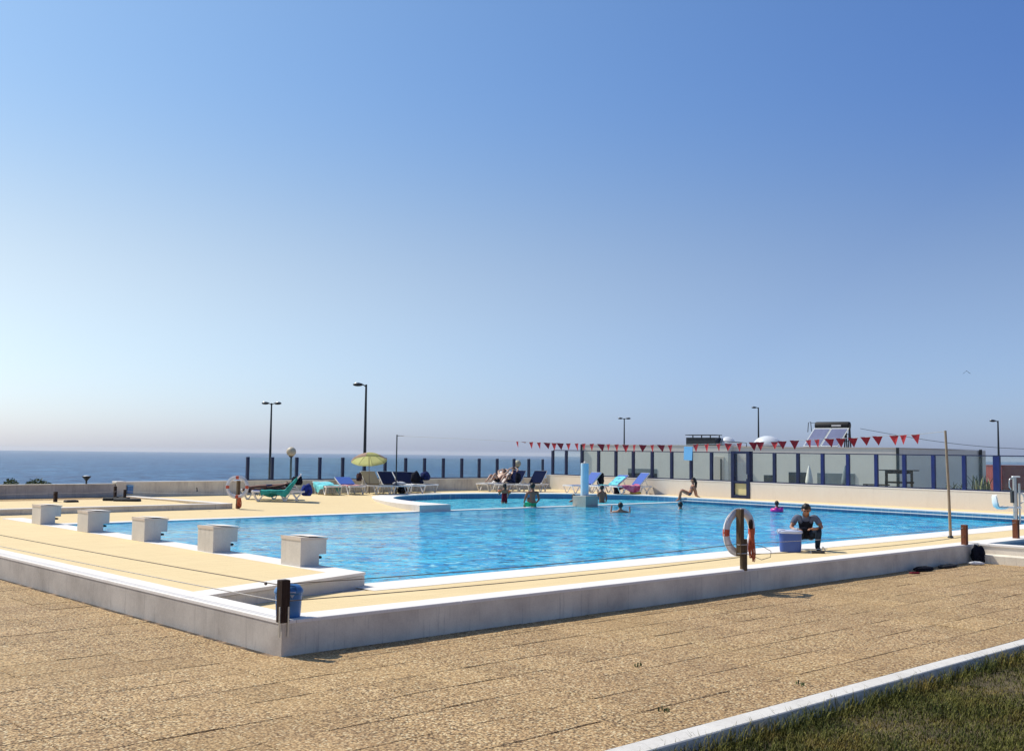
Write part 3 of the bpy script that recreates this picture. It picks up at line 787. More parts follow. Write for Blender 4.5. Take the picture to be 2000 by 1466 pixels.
# right wall, along the skewed line
def wallpt(s_, off=0.0, z=0.0):
    """point on the right-hand wall: s_ metres from its near end, off metres towards the pool"""
    d = (WB - WA).normalized(); n = Vector((-d.y, d.x))
    p = WA + d * s_ + n * off; return Vector((p.x, p.y, z))
WL = (WB - WA).length
w = thing('right_wall', 'long sunlit cream wall under the blue framed windscreen', 'wall', (30.6, 16, 0))
def wtop(s_): return 0.635 + 0.055 * s_ / WL
def wseg(s0, s1, name, mat, z0, z1f, t0, t1):
    mb = MB(); A0 = wallpt(s0, t0); A1 = wallpt(s1, t0); B0 = wallpt(s0, t1); B1 = wallpt(s1, t1)
    za, zb = z1f(s0), z1f(s1)
    mb.add([(A0.x, A0.y, z0(s0)), (A1.x, A1.y, z0(s1)), (B1.x, B1.y, z0(s1)), (B0.x, B0.y, z0(s0)), (A0.x, A0.y, za), (A1.x, A1.y, zb), (B1.x, B1.y, zb), (B0.x, B0.y, za)],
           [(3, 2, 1, 0), (4, 5, 6, 7), (0, 1, 5, 4), (1, 2, 6, 5), (2, 3, 7, 6), (3, 0, 4, 7)])
    return mb.build(name, mat, w, True)
for s0, s1 in ((-6, 10.30), (11.26, WL - 0.01)):
    wseg(s0, s1, 'wall_face', 'wall_cream', lambda s: -1.0, lambda s: wtop(s) - 0.03, 0.0, -0.22)
    wseg(s0, s1, 'coping_slab', 'coping', lambda s: wtop(s) - 0.03, lambda s: wtop(s), 0.012, -0.235)

# ------------------------------------------------------------------ windscreens
ws = thing('sea_windscreen', 'long row of clear glass panes between navy posts on the back wall', 'windscreen', (23, 28.12, 0.545))
xs = [15.2, 16.28, 17.4, 18.49, 19.61, 20.7, 21.79, 22.9, 23.95, 25.03, 26.12, 27.18, 28.31, 29.4, 30.38, 31.33]
for i, x in enumerate(xs):
    mb = MB(); hw = 0.055 if i < 15 else 0.04
    mb.box((x - hw, 28.07, 0.545), (x + hw, 28.17, 1.452 if i < 15 else 1.44), 0.004); mb.build('post', 'navy', ws, True)
    if i < 15:
        x2 = xs[i + 1]
        mb = MB(); mb.box((x + hw, 28.085, 0.548), (x2 - hw + .01, 28.155, 0.585)); mb.build('bottom_rail', 'navy', ws, True)
        mb = MB(); mb.box((x + hw + .004, 28.115, 0.585), (x2 - hw - .004, 28.125, 1.43)); mb.build('glass_pane', 'glass', ws, True)
ws = thing('building_windscreen', 'tall windscreen of navy framed panes on the sunlit cream wall', 'windscreen', (30.6, 16, 0.66))
ss = [22.45, 21.46, 20.33, 19.2, 18.05, 16.94, 15.77, 14.61, 13.50, 12.38, 11.21, 10.35, 9.17, 8.06, 6.95, 5.85, 4.68, 3.57, 2.47, 1.36, 0.24, -1.1, -2.6]
def ztop(s): return 1.82 + 0.08 * s / WL
def bar(parent, name, mat, s0, s1, z0f, z1f, t0, t1, ch=0):
    mb = MB(); A0 = wallpt(s0, t0); A1 = wallpt(s1, t0); B0 = wallpt(s0, t1); B1 = wallpt(s1, t1)
    mb.add([(A0.x, A0.y, z0f(s0)), (A1.x, A1.y, z0f(s1)), (B1.x, B1.y, z0f(s1)), (B0.x, B0.y, z0f(s0)), (A0.x, A0.y, z1f(s0)), (A1.x, A1.y, z1f(s1)), (B1.x, B1.y, z1f(s1)), (B0.x, B0.y, z1f(s0))],
           [(3, 2, 1, 0), (4, 5, 6, 7), (0, 1, 5, 4), (1, 2, 6, 5), (2, 3, 7, 6), (3, 0, 4, 7)])
    return mb.build(name, mat, parent, True)
PW = 0.062
for i, s_ in enumerate(ss):
    if i in (10, 11): continue
    wd = PW if s_ != 0.24 else 0.11
    bar(ws, 'post', 'navy2' if s_ < 8 else 'navy', s_ - wd, s_ + wd, lambda s: wtop(s), lambda s: ztop(s) - 0.035, -0.05, -0.15)
for i in range(len(ss) - 1):
    if i == 10: continue
    hi, lo = ss[i], ss[i + 1]
    wl = PW if lo != 0.24 else 0.11; wh = PW if hi != 0.24 else 0.11
    if i == 9: wl = -0.0; lo = 11.27
    if i == 11: hi = 10.29; wh = 0
    bar(ws, 'bottom_rail', 'navy', lo + wl, hi - wh, lambda s: wtop(s) + 0.002, lambda s: wtop(s) + 0.045, -0.06, -0.14)
    bar(ws, 'top_rail', 'navy', lo + (-wl if i != 9 else 0), hi - wh - 0.002, lambda s: ztop(s) - 0.034, lambda s: ztop(s), -0.06, -0.14)
    bar(ws, 'glass_pane', 'glass', lo + wl + .003, hi - wh - .003, lambda s: wtop(s) + 0.045, lambda s: ztop(s) - 0.036, -0.095, -0.105)
# door in the right wall
dr = thing('gate_door', 'navy framed door with a clear upper pane and a pale yellow lower panel', 'door', tuple(wallpt(10.8, 0, 0)))
for s0, s1 in ((10.31, 10.47), (11.10, 11.25)):
    bar(dr, 'jamb', 'navy', s0, s1, lambda s: 0.0, lambda s: 1.90, 0.03, -0.2)
bar(dr, 'rail', 'navy', 10.47, 11.10, lambda s: 1.80, lambda s: 1.90, 0.025, -0.19)
bar(dr, 'rail', 'navy', 10.47, 11.10, lambda s: 0.60, lambda s: 0.70, 0.025, -0.19)
bar(dr, 'rail', 'navy', 10.47, 11.10, lambda s: 0.005, lambda s: 0.13, 0.025, -0.19)
bar(dr, 'lower_panel', 'yellow_panel', 10.471, 11.099, lambda s: 0.13, lambda s: 0.60, -0.05, -0.08)
bar(dr, 'glass_pane', 'glass_door', 10.471, 11.099, lambda s: 0.70, lambda s: 1.80, -0.06, -0.07)
bar(dr, 'handle', 'steel', 10.40, 10.43, lambda s: 0.80, lambda s: 0.98, 0.06, 0.032)
# blue board on a post
sg = thing('blue_board', 'blank light blue square board fixed above the windscreen behind the pennants', 'sign', tuple(wallpt(13.5, 0.0, 1.55)))
mb = MB(); mb.box((-0.235, -0.012, 0), (0.235, 0.012, 0.58)); mb.xf(Matrix.Rotation(R(-2.5), 4, 'Y'))
o = mb.build('board_face', 'sign_blue', sg); sg.rotation_euler = (0, 0, math.atan2((WB - WA).y, (WB - WA).x))
sg.location = tuple(wallpt(13.52, 0.08, 1.50))
mb = MB(); mb.box((-0.02, -0.15, 0.12), (0.02, -0.012, 0.34)); mb.build('bracket', 'dark_metal', sg)

# ------------------------------------------------------------------ planter enclosure at left
w = thing('front_low_wall', 'long low pinkish wall in front of the paved enclosure, ending at the far lifebuoy', 'wall', (4, 21, -0.1))
mb = MB(); mb.box((0.35, 21.0, -0.3), (10.75, 21.25, 0.03)); mb.build('wall_face', 'wall', w, True)
mb = MB(); mb.box((0.35, 20.99, 0.03), (10.76, 21.27, 0.055), 0.005); mb.build('coping_slab', 'coping', w, True)
w = thing('side_low_wall', 'low wall running back from the far lifebuoy towards the pier', 'wall', (10.6, 25, -0.1))
mb = MB(); mb.prism([(10.50, 21.275), (10.76, 21.275), (10.36, 27.88), (10.10, 27.88)], -0.3, 0.03); mb.build('wall_face', 'wall', w, True)
mb = MB(); mb.prism([(10.48, 21.275), (10.77, 21.275), (10.37, 27.875), (10.09, 27.875)], 0.0305, 0.055); mb.build('coping_slab', 'coping', w, True)
mb = MB(); mb.prism([(0.35, 21.252), (10.49, 21.252), (10.09, 27.99), (0.35, 27.99)], -0.25, 0, lambda x, y: zdeck(x, y) + 0.012)
struct('enclosure_paving', mb, 'aggregate')
def rope_post(label, loc, h, r, mat, cat='post', sq=True, rz=0.0):
    t = thing('rope_post', label, cat, loc, rz)
    mb = MB()
    if sq: mb.box((-r, -r, 0), (r, r, h), 0.006)
    else: mb.tube([(0, 0, 0), (0, 0, h)], r, 12)
    mb.build('shaft', mat, t); return t
t = rope_post('lone short black post near the left end of the enclosure', (7.0, 25.6, -0.04), 0.36, 0.05, 'wood_dark')
for nm, lab, c in (('rubber_base', 'black rubber slab lying at the foot of the lone short post', (7.35, 25.2, -0.03)),):
    t = thing(nm, lab, 'rubber base', c)
    mb = MB(); mb.rbox((-0.2, -0.15, 0), (0.2, 0.15, 0.09), 0.04); mb.build('slab', 'black_rubber', t)
for i, (lab, c, sx) in enumerate((('lower black rubber base in front of the two short posts', (9.1, 25.0, -0.04), 0.42), ('upper rear black rubber base beside the two short posts', (8.95, 25.5, -0.02), 0.42))):
    t = thing('rubber_base', lab, 'rubber base', c, R(-43), 'black rubber bases by the two posts')
    mb = MB(); mb.rbox((-sx, -0.16, 0), (sx, 0.16, 0.12), 0.045); mb.build('slab', 'black_rubber', t)
    mb = MB(); mb.lathe([(0.08, 0.118), (0.05, 0.15), (0.045, 0.15)], (0, 0, 0), 12); mb.build('socket', 'black_rubber', t)
rope_post('taller of two short black posts standing by the pier', (9.0, 25.75, 0.02), 0.44, 0.04, 'wood_dark')
rope_post('shorter of two short black posts standing by the pier', (9.2, 25.45, 0.02), 0.34, 0.035, 'wood_dark')
bx = thing('blue_box', 'small teal blue box fixed to the wall right of the pier', 'box', (10.45, 27.95, 0.12))
mb = MB(); mb.box((-0.10, -0.05, 0.0), (0.10, 0.05, 0.26), 0.01); mb.build('case', 'bin_blue', bx)
mb = MB(); mb.box((-0.11, -0.06, 0.26), (0.11, 0.06, 0.29), 0.01); mb.build('lid', 'sign_blue', bx)
fl = thing('floodlight', 'dark cone shaped lamp sitting on the far left wall', 'lamp', (8.95, 28.12, 0.48))
mb = MB(); mb.tube([(0, 0, 0), (0, 0, 0.1)], 0.03, 10); mb.build('stem', 'dark_metal', fl)
mb = MB(); mb.lathe([(0.035, 0.09), (0.06, 0.14), (0.15, 0.24), (0.15, 0.26), (0.02, 0.27)], (0, 0, 0), 16); mb.build('head', 'dark_metal', fl)
mb = MB(); mb.ball((0, 0, 0.262), 0.11, 12, 6, (1, 1, 0.25)); mb.build('lens', 'white_plastic', fl)

# ------------------------------------------------------------------ lamp posts, globes, poles
def street_lamp(label, loc, h, heads, rz, s_=1.0):
    t = thing('street_lamp', label, 'street lamp', loc, rz, 'street lamps beyond the terrace')
    mb = MB(); mb.tube([(0, 0, 0), (0, 0, h * 0.5), (0, 0, h)], [0.095 * s_, 0.08 * s_, 0.05 * s_], 10); mb.build('pole', 'dark_metal', t)
    for sg_ in heads:
        mb = MB(); mb.tube([(0, 0, h - 0.12), (sg_ * 0.14, 0, h - 0.02), (sg_ * 0.3, 0, h)], 0.03 * s_, 8); mb.build('arm', 'dark_metal', t)
        mb = MB(); mb.ball((sg_ * 0.42, 0, h - 0.01), 0.27, 12, 7, (1.0, 0.55, 0.34))
        hd = mb.build('lamp_head', 'dark_metal', t)
        mb = MB(); mb.ball((sg_ * 0.46, 0, h + 0.05), 0.14, 10, 6, (1.15, 0.6, 0.4)); mb.build('reflector', 'steel', hd)
    return t
AZR = R(46.8 - 90)     # direction to the right as seen in the photograph
street_lamp('twin headed street lamp standing left of the tallest one', (32.0, 55.3, -1.72), 6.67, (-1, 1), AZR)
street_lamp('tallest street lamp, single headed, behind the yellow parasol', (25.9, 35.5, -1.72), 6.85, (-1,), AZR)
street_lamp('twin headed street lamp behind the left part of the white building', (80.9, 66.1, -1.72), 7.3, (-1, 1), AZR, 1.1)
street_lamp('single headed street lamp above the skylight domes', (85.3, 52.2, -1.72), 8.3, (-1,), AZR, 1.2)
street_lamp('single headed street lamp past the right end of the white building', (81.9, 27.1, -1.72), 6.5, (-1,), AZR, 1.1)
def globe(label, loc, h, r):
    t = thing('globe_lamp', label, 'globe lamp', loc, 0, 'globe lamps')
    mb = MB(); mb.tube([(0, 0, 0), (0, 0, h - r * 0.9)], 0.045, 10); mb.build('pole', 'dark_metal', t)
    mb = MB(); mb.lathe([(0.05, h - r * 1.15), (0.10, h - r * 0.98), (0.09, h - r * 0.8)], (0, 0, 0), 12); mb.build('collar', 'dark_metal', t)
    mb = MB(); mb.ball((0, 0, h), r, 20, 12); mb.build('globe', 'shade_cream', t)
globe('nearer cream globe lamp above the glass at left', (17.97, 29.5, -1.72), 3.39, 0.2)
globe('farther cream globe lamp seen through the glass near the corner', (40.8, 40.0, -1.72), 2.79, 0.22)
# pole with small arm by loungers
t = thing('pennant_pole', 'thin grey pole with a small arm among the sunbeds', 'pole', (20.85, 26.05, 0.0))
mb = MB(); mb.tube([(0, 0, 0), (0, 0, 2.42)], [0.032, 0.025], 10); mb.build('shaft', 'dark_metal', t)
mb = MB(); mb.tube([(0, 0, 2.38), (0.2, -0.2, 2.37)], 0.014, 6); mb.build('arm', 'dark_metal', t)
t = thing('pennant_pole', 'leaning weathered timber pole at the near pool edge holding the pennants', 'pole', (19.62, 2.25, ZN))
mb = MB(); mb.tube([(0, 0, 0), (-0.02, 0.02, 1.2), (-0.07, 0.05, 2.57)], [0.036, 0.033, 0.028], 10); mb.build('shaft', 'wood_grey', t)
mb = MB(); mb.lathe([(0.07, 0), (0.07, 0.02), (0.05, 0.05)], (0, 0, 0), 12); mb.build('foot', 'dark_metal', t)
# pennants: rope and flags
fl_y = [(3.09, 2.28), (3.41, 2.27), (3.67, 2.26), (4.13, 2.24), (4.47, 2.22), (4.84, 2.20), (5.20, 2.19), (5.55, 2.18), (5.93, 2.165), (6.2, 2.155), (6.64, 2.14), (7.04, 2.12), (7.3, 2.11), (7.79, 2.10), (8.03, 2.09), (8.52, 2.07), (8.91, 2.06), (9.28, 2.05), (9.72, 2.04), (10.14, 2.035), (11.15, 2.015), (11.52, 2.015), (11.89, 2.015), (12.28, 2.015), (12.65, 2.02), (13.03, 2.02), (13.44, 2.03), (13.81, 2.035), (14.15, 2.04), (14.58, 2.05), (14.97, 2.055), (15.32, 2.06), (15.72, 2.065), (16.13, 2.07), (16.44, 2.075), (16.81, 2.085), (17.24, 2.095), (17.65, 2.11), (18.04, 2.115), (18.41, 2.13)]
def fx(y): return 19.56 + (y - 2.3) * (20.92 - 19.56) / (26.2 - 2.3)
st = thing('pennant_string', 'string of small red triangular pennants stretched across the whole pool', 'bunting', (20.1, 11, 2.0))
pts = [(fx(2.3), 2.3, 2.35)] + [(fx(y), y, z) for y, z in fl_y] + [(fx(22), 22, 2.25), (fx(26.05), 26.05, 2.37)]
mb = MB(); mb.tube(pts, 0.006, 5); mb.build('cord', 'steel_cable', st, True)
rf = random.Random(5)
for i, (y, z) in enumerate(fl_y):
    w_ = 0.128; h_ = 0.24 * rf.uniform(0.9, 1.05); yaw = rf.uniform(-0.9, 0.5)
    if i == 38: h_ = 0.04
    lean = rf.uniform(-0.05, 0.35) * 0.16
    dx = math.sin(yaw) * w_; dy = math.cos(yaw) * w_
    x = fx(y); mb = MB()
    tip = (x + rf.uniform(-.02, .05), y - lean, z - h_)
    a = (x - dx, y - dy, z + 0.004); b = (x + dx, y + dy, z + 0.004); c2 = (x + 0.02, y - lean * .4, z - h_ * 0.45)
    e = 0.003
    mb.add([a, b, tip, c2, (a[0] + e, a[1], a[2]), (b[0] + e, b[1], b[2]), (tip[0] + e, tip[1], tip[2]), (c2[0] + e, c2[1], c2[2])], [(0, 1, 3), (1, 2, 3), (2, 0, 3), (5, 4, 7), (6, 5, 7), (4, 6, 7), (0, 4, 5, 1), (1, 5, 6, 2), (2, 6, 4, 0)])
    mb.build('pennant', 'flag_red', st, True)

# ------------------------------------------------------------------ rope posts and ropes of the near terrace
t = thing('corner_post', 'dark square post clamped to the near corner of the terrace wall', 'post', (0.02, 0.03, 0.0))
mb = MB(); mb.box((-0.048, -0.048, -0.02), (0.048, 0.048, 0.405), 0.006); mb.build('shaft', 'wood_dark', t)
for dx, dy in ((-0.052, -0.03), (0.03, -0.052)):
    mb = MB(); mb.box((dx - 0.008, dy - 0.008, -0.16), (dx + 0.008, dy + 0.008, 0.14)); mb.build('clamp_strap', 'steel', t)
t = thing('lifebuoy_post', 'weathered round timber post on the wall carrying the near lifebuoy', 'post', (7.95, 0.03, 0.0))
mb = MB(); mb.tube([(0, 0, -0.02), (0, 0, 0.45)], 0.055, 12); mb.build('shaft', 'wood_brown', t)
mb = MB(); mb.box((-0.125, -0.04, 0.20), (-0.04, 0.045, 0.90), 0.006); mb.build('upright', 'wood_brown', t)
for z in (0.24, 0.37):
    mb = MB(); mb.tube([(-0.13 + 0.19 * (0.5 - 0.5 * math.cos(a)) * 1, 0.065 * math.sin(a), z) for a in [2 * PI * i / 12 for i in range(12)]], 0.008, 6, closed=True); mb.build('wire_tie', 'steel_cable', t)
rope_post('brown square rope post at the right end of the long wall', (15.45, 0.03, 0.0), 0.39, 0.05, 'wood_red')
rope_post('reddish rope post by the far edge of the dark basin', (18.1, 0.1, 0.0), 0.40, 0.055, 'wood_red')
def rope(label, pts, r=0.006, mat='rope', sag=0.0, knots=()):
    P = [Vector(p) for p in pts]; out = []
    for i in range(len(P) - 1):
        for j in range(8):
            t_ = j / 8; p = P[i].lerp(P[i + 1], t_); p.z -= sag * 4 * t_ * (1 - t_); out.append(p)
    out.append(P[-1]); mb = MB(); mb.tube(out, r, 6)
    for kx in knots: mb.ball(kx, 0.018, 8, 5)
    return tag(mb.build('rope', mat), label, 'rope', 'ropes strung between the short posts')
rope('upper rope from the corner post to the near lifebuoy post', [(0.06, 0.03, 0.36), (7.84, 0.03, 0.385)], 0.0055, 'rope', 0.045)
rope('lower rope from the corner post to the near lifebuoy post', [(0.06, 0.02, 0.19), (7.84, 0.02, 0.185)], 0.0055, 'rope', 0.035)
rope('upper rope past the cooler to the brown square post', [(8.0, 0.03, 0.38), (15.4, 0.03, 0.33)], 0.0055, 'steel_cable', 0.03)
rope('lower rope past the cooler to the brown square post', [(8.0, 0.02, 0.22), (15.4, 0.02, 0.16)], 0.0055, 'rope', 0.06)
rope('short rope between the brown and the reddish post', [(15.5, 0.03, 0.33), (18.05, 0.08, 0.34)], 0.005, 'steel_cable', 0.02)
rope('upper rope along the grey wall at left', [(0.0, 0.05, 0.35), (0.03, 16.5, 0.33)], 0.0055, 'rope', 0.03, ((-0.01, 0.33, 0.34),))
rope('lower rope along the grey wall at left', [(0.0, 0.05, 0.19), (0.03, 16.5, 0.14)], 0.0055, 'steel_cable', 0.03)
rope('thin far rope from the lone post to the pair of posts', [(0.4, 25.5, 0.27), (7.0, 25.6, 0.27), (9.1, 25.6, 0.30)], 0.005, 'steel_cable', 0.02)
rope('thin far rope from the pair of posts to the far lifebuoy', [(9.2, 25.5, 0.30), (10.9, 21.1, 0.34)], 0.005, 'steel_cable', 0.03)

# lifebuoys
def lifebuoy(label, loc, rot, Rr=0.300, rr=0.057):
    t = thing('lifebuoy', label, 'lifebuoy', loc); t.rotation_euler = rot
    n = 48; mb = MB()
    mb.tube([(Rr * math.cos(2 * PI * i / n), 0, Rr * math.sin(2 * PI * i / n)) for i in range(n)], rr, 14, closed=True)
    mb.v = [(v[0], v[1] * 0.8, v[2]) for v in mb.v]
    mb.build('ring', 'ring_white', t)
    for a0 in (45 + 45, 180, 0, 270):
        mb = MB(); m2 = 5
        mb.tube([(Rr * math.cos(R(a0 - 9 + 18 * i / m2)), 0, Rr * math.sin(R(a0 - 9 + 18 * i / m2))) for i in range(m2 + 1)], rr * 1.045, 14, cap=False)
        mb.v = [(v[0], v[1] * 0.8, v[2]) for v in mb.v]
        if not (a0 == 90 and label.startswith('near')): mb.build('red_band', 'red_band', t)
    for k in range(4):
        mb = MB(); A = R(90 * k + 2); B = R(90 * k + 88)
        mb.tube([((Rr + rr + 0.012 * math.sin(PI * i / 8)) * math.cos(A + (B - A) * i / 8), -0.01, (Rr + rr + 0.012 * math.sin(PI * i / 8)) * math.sin(A + (B - A) * i / 8)) for i in range(9)], 0.007, 5)
        mb.build('grab_line', 'ring_white', t)
    return t
lifebuoy('near lifebuoy with red bands hung behind the timber post', (7.985, 0.135, 0.55), (R(2), 0, R(-4)))
lifebuoy('far lifebuoy hung facing the camera by the sunbeds', (10.82, 20.85, 0.56), (0, 0, R(-40)), 0.30, 0.052)
def rope_bundle(label, loc, top, n, spread, drop, rz, r=0.007):
    t = thing('rope_bundle', label, 'rope', loc, rz)
    rb = random.Random(11)
    for i in range(n):
        a = rb.uniform(-1, 1); L = drop * rb.uniform(0.55, 1.0); w_ = spread * rb.uniform(0.3, 0.9)
        P = []
        for j in range(13):
            u = j / 12; ang = PI * u
            P.append(((a * spread * 0.4 + w_ * 0.5 * -math.cos(ang)) * min(1, 0.35 + math.sin(ang)), rb.uniform(-.02, .02) + 0.01 * i / n, top - L * math.sin(ang) ** 0.8))
        mb = MB(); mb.tube(P, r, 6, closed=False); mb.build('loop', 'orange_rope', t)
    mb = MB(); mb.tube([(0.02, 0, top - 0.02), (0.0, 0.01, top - 0.1), (0.01, 0, top - 0.24)], [0.03, 0.04, 0.028], 10); mb.build('wrap', 'orange_rope', t)
    return t
rope_bundle('orange rope coiled and hanging beside the near lifebuoy', (8.06, -0.04, 0), 0.62, 11, 0.09, 0.52, R(-43))
rope_bundle('orange rope tangled on the far lifebuoy post', (10.87, 20.8, -0.1), 0.42, 7, 0.12, 0.40, R(-43), 0.009)
mb = MB(); mb.tube([(8.10, 0.0, 0.50), (8.16, -0.03, 0.36), (8.27, -0.1, 0.33), (8.38, -0.17, 0.26), (8.38, -0.16, 0.17), (8.26, -0.08, 0.13), (8.14, 0.0, 0.19)], 0.005, 6)
tag(mb.build('cord_loop', 'rope'), 'thin dark cord looping out right of the orange rope bundle', 'cord')
t = thing('wooden_toggle', 'dark wooden toggle hanging against the near lifebuoy', 'toggle', (8.04, -0.04, 0.60), 0)
mb = MB(); mb.lathe([(0.012, 0), (0.032, 0.02), (0.036, 0.08), (0.028, 0.13), (0.010, 0.15)], (0, 0, 0), 12); mb.build('grip', 'wood_dark', t)
t = thing('far_lifebuoy_post', 'timber post at the end of the low wall carrying the far lifebuoy', 'post', (10.9, 20.93, -0.12))
mb = MB(); mb.box((-0.045, -0.045, 0), (0.045, 0.045, 0.88), 0.006); mb.build('shaft', 'wood_brown', t)
mb = MB(); mb.box((-0.05, -0.05, 0), (0.05, 0.05, 0.14)); mb.xf(Matrix.Translation((0, 0, 0.02))); mb.build('lower_wrap', 'wood_red', t)

# ------------------------------------------------------------------ blue litter bin behind the corner
def lathe_oval(mb, prof, sx, sy, n=28):
    for (r, z) in prof: pass
    mb.lathe(prof, (0, 0, 0), n); mb.v = [(v[0] * sx, v[1] * sy, v[2]) for v in mb.v]; return mb
t = thing('litter_bin', 'small blue plastic tub with domed lid standing on the wall corner just behind the post', 'bin', (0.185, 0.20, 0.0), R(-43))
t.scale = (0.86, 0.86, 0.86)
mb = MB(); lathe_oval(mb, [(0.135, 0), (0.145, 0.02), (0.16, 0.26), (0.16, 0.29)], 1.0, 0.85); mb.build('body', 'bin_blue', t)
mb = MB(); lathe_oval(mb, [(0.172, 0.275), (0.176, 0.30), (0.168, 0.33), (0.13, 0.375), (0.07, 0.395), (0.01, 0.40)], 1.0, 0.85); mb.build('lid', 'bin_blue', t)
mb = MB(); mb.tube([(0.0, -0.150, 0.325), (0.01, -0.135, 0.375), (0.05, -0.115, 0.385), (0.10, -0.105, 0.372), (0.125, -0.11, 0.325)], 0.012, 8); mb.build('handle', 'bin_blue', t)
mb = MB(); mb.box((0.02, -0.146, 0.30), (0.11, -0.128, 0.315), 0.003); mb.build('lid_slot', 'cooler_lid', t)
mb = MB(); mb.add([(0.045, -0.138, 0.275), (0.095, -0.133, 0.275), (0.07, -0.136, 0.235), (0.045, -0.134, 0.275), (0.095, -0.129, 0.275), (0.07, -0.132, 0.235)], [(0, 1, 2), (5, 4, 3), (0, 3, 4, 1), (1, 4, 5, 2), (2, 5, 3, 0)]); mb.build('warning_sticker', 'cloth_white', t)

# ------------------------------------------------------------------ far right dark basin
bs = thing('paddling_basin', 'small raised basin of dark water at right with white rim', 'basin', (18, -2, ZP))
mb = MB(); mb.box((16.0, -7.0, -1.0), (16.2, -0.02, -0.04)); mb.box((16.2, -0.02, -1.0), (30, 0.0, -0.04)); mb.build('basin_wall', 'wall_cream', bs, True)
mb = MB(); mb.box((15.98, -7.0, -0.04), (16.22, 0.36, 0.0), 0.006); mb.box((16.225, -0.10, -0.04), (30, 0.36, 0.0), 0.006); mb.build('coping_slab', 'coping', bs, True)
mb = MB(); mb.box((15.62, -7.0, -1.0), (15.998, -0.004, -0.19), 0.008); mb.build('plinth', 'wall', bs, True)
mb = MB(); mb.box((16.2, -7, -0.6), (30, -0.02, -0.5)); mb.build('basin_floor', 'tile_band', bs, True)
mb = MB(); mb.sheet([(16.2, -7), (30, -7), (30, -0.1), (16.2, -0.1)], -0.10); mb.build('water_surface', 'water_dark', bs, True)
mb = MB(); mb.add([(16.2, -0.1, -0.5), (30, -0.1, -0.5), (30, -0.1, -0.04), (16.2, -0.1, -0.04)], [(0, 1, 2, 3)]); mb.build('tile_face', 'tile_band', bs, True)
def crumple(name, label, cat, loc, size, mat, seed, n=14, m=9, amp=0.35, rz=0.0, group=None):
    t = MB(); rr = random.Random(seed); t.ball((0, 0, 0), 1.0, n, m)
    off = [rr.uniform(0, 6) for _ in range(6)]
    vs = []
    for v in t.v:
        k_ = 1 + amp * 0.55 * (math.sin(v[0] * 4 + off[0]) * math.sin(v[1] * 5 + off[1]) + 0.6 * math.sin(v[2] * 9 + v[0] * 7 + off[2]) * 0.6 + 0.3 * math.sin(v[1] * 15 + off[3]))
        x, y, z = v[0] * k_ * size[0], v[1] * k_ * size[1], max(-0.72, v[2] * k_) * size[2]
        vs.append((x, y, z + size[2] * 0.72))
    t.v = vs
    o = t.build(name, mat); o.location = loc; o.rotation_euler = (0, 0, rz)
    return tag(o, label, cat, group)
crumple('rubbish_sack', 'black crumpled sack heaped at the right end of the long wall', 'sack', (15.60, -0.16, ZP), (0.11, 0.13, 0.2), 'cloth_black', 1, 20, 14)
crumple('paper_scrap', 'white crumpled paper lying in the shade by the black sack', 'litter', (15.15, -0.33, ZP), (0.16, 0.05, 0.04), 'cloth_white', 2, rz=R(-40))
crumple('rag', 'dark red rag lying in the wall shade', 'rag', (12.65, -0.33, ZP), (0.11, 0.05, 0.018), 'swim_red', 3, rz=R(-30))
crumple('black_bag', 'flat black bag lying along the wall shade right of the rag', 'bag', (13.2, -0.20, ZP), (0.24, 0.09, 0.05), 'cloth_black', 4, rz=R(-10))
crumple('hose_heap', 'dark coiled heap lying between the flat bag and the white paper', 'heap', (14.2, -0.20, ZP), (0.35, 0.09, 0.035), 'black_rubber', 5, rz=R(0))

# ------------------------------------------------------------------ pool column on its block
t = thing('pool_column', 'pale blue round column on a square grey concrete block between the two pools', 'column', (23.05, 17.45, ZW))
mb = MB(); mb.box((0, 0, -0.4), (0.66, 0.66, 0.40), 0.01); mb.build('plinth', 'old_concrete', t)
mb = MB(); mb.tube([(0.30, 0.34, 0.40), (0.30, 0.34, 1.58)], 0.15, 24); mb.build('shaft', 'column_blue', t)
mb = MB(); mb.tube([(0.3, 0.34, 1.58), (0.3, 0.34, 1.60)], 0.14, 24); mb.ball((0.3, 0.34, 1.63), 0.04, 8, 5); mb.build('cap', 'coping', t)

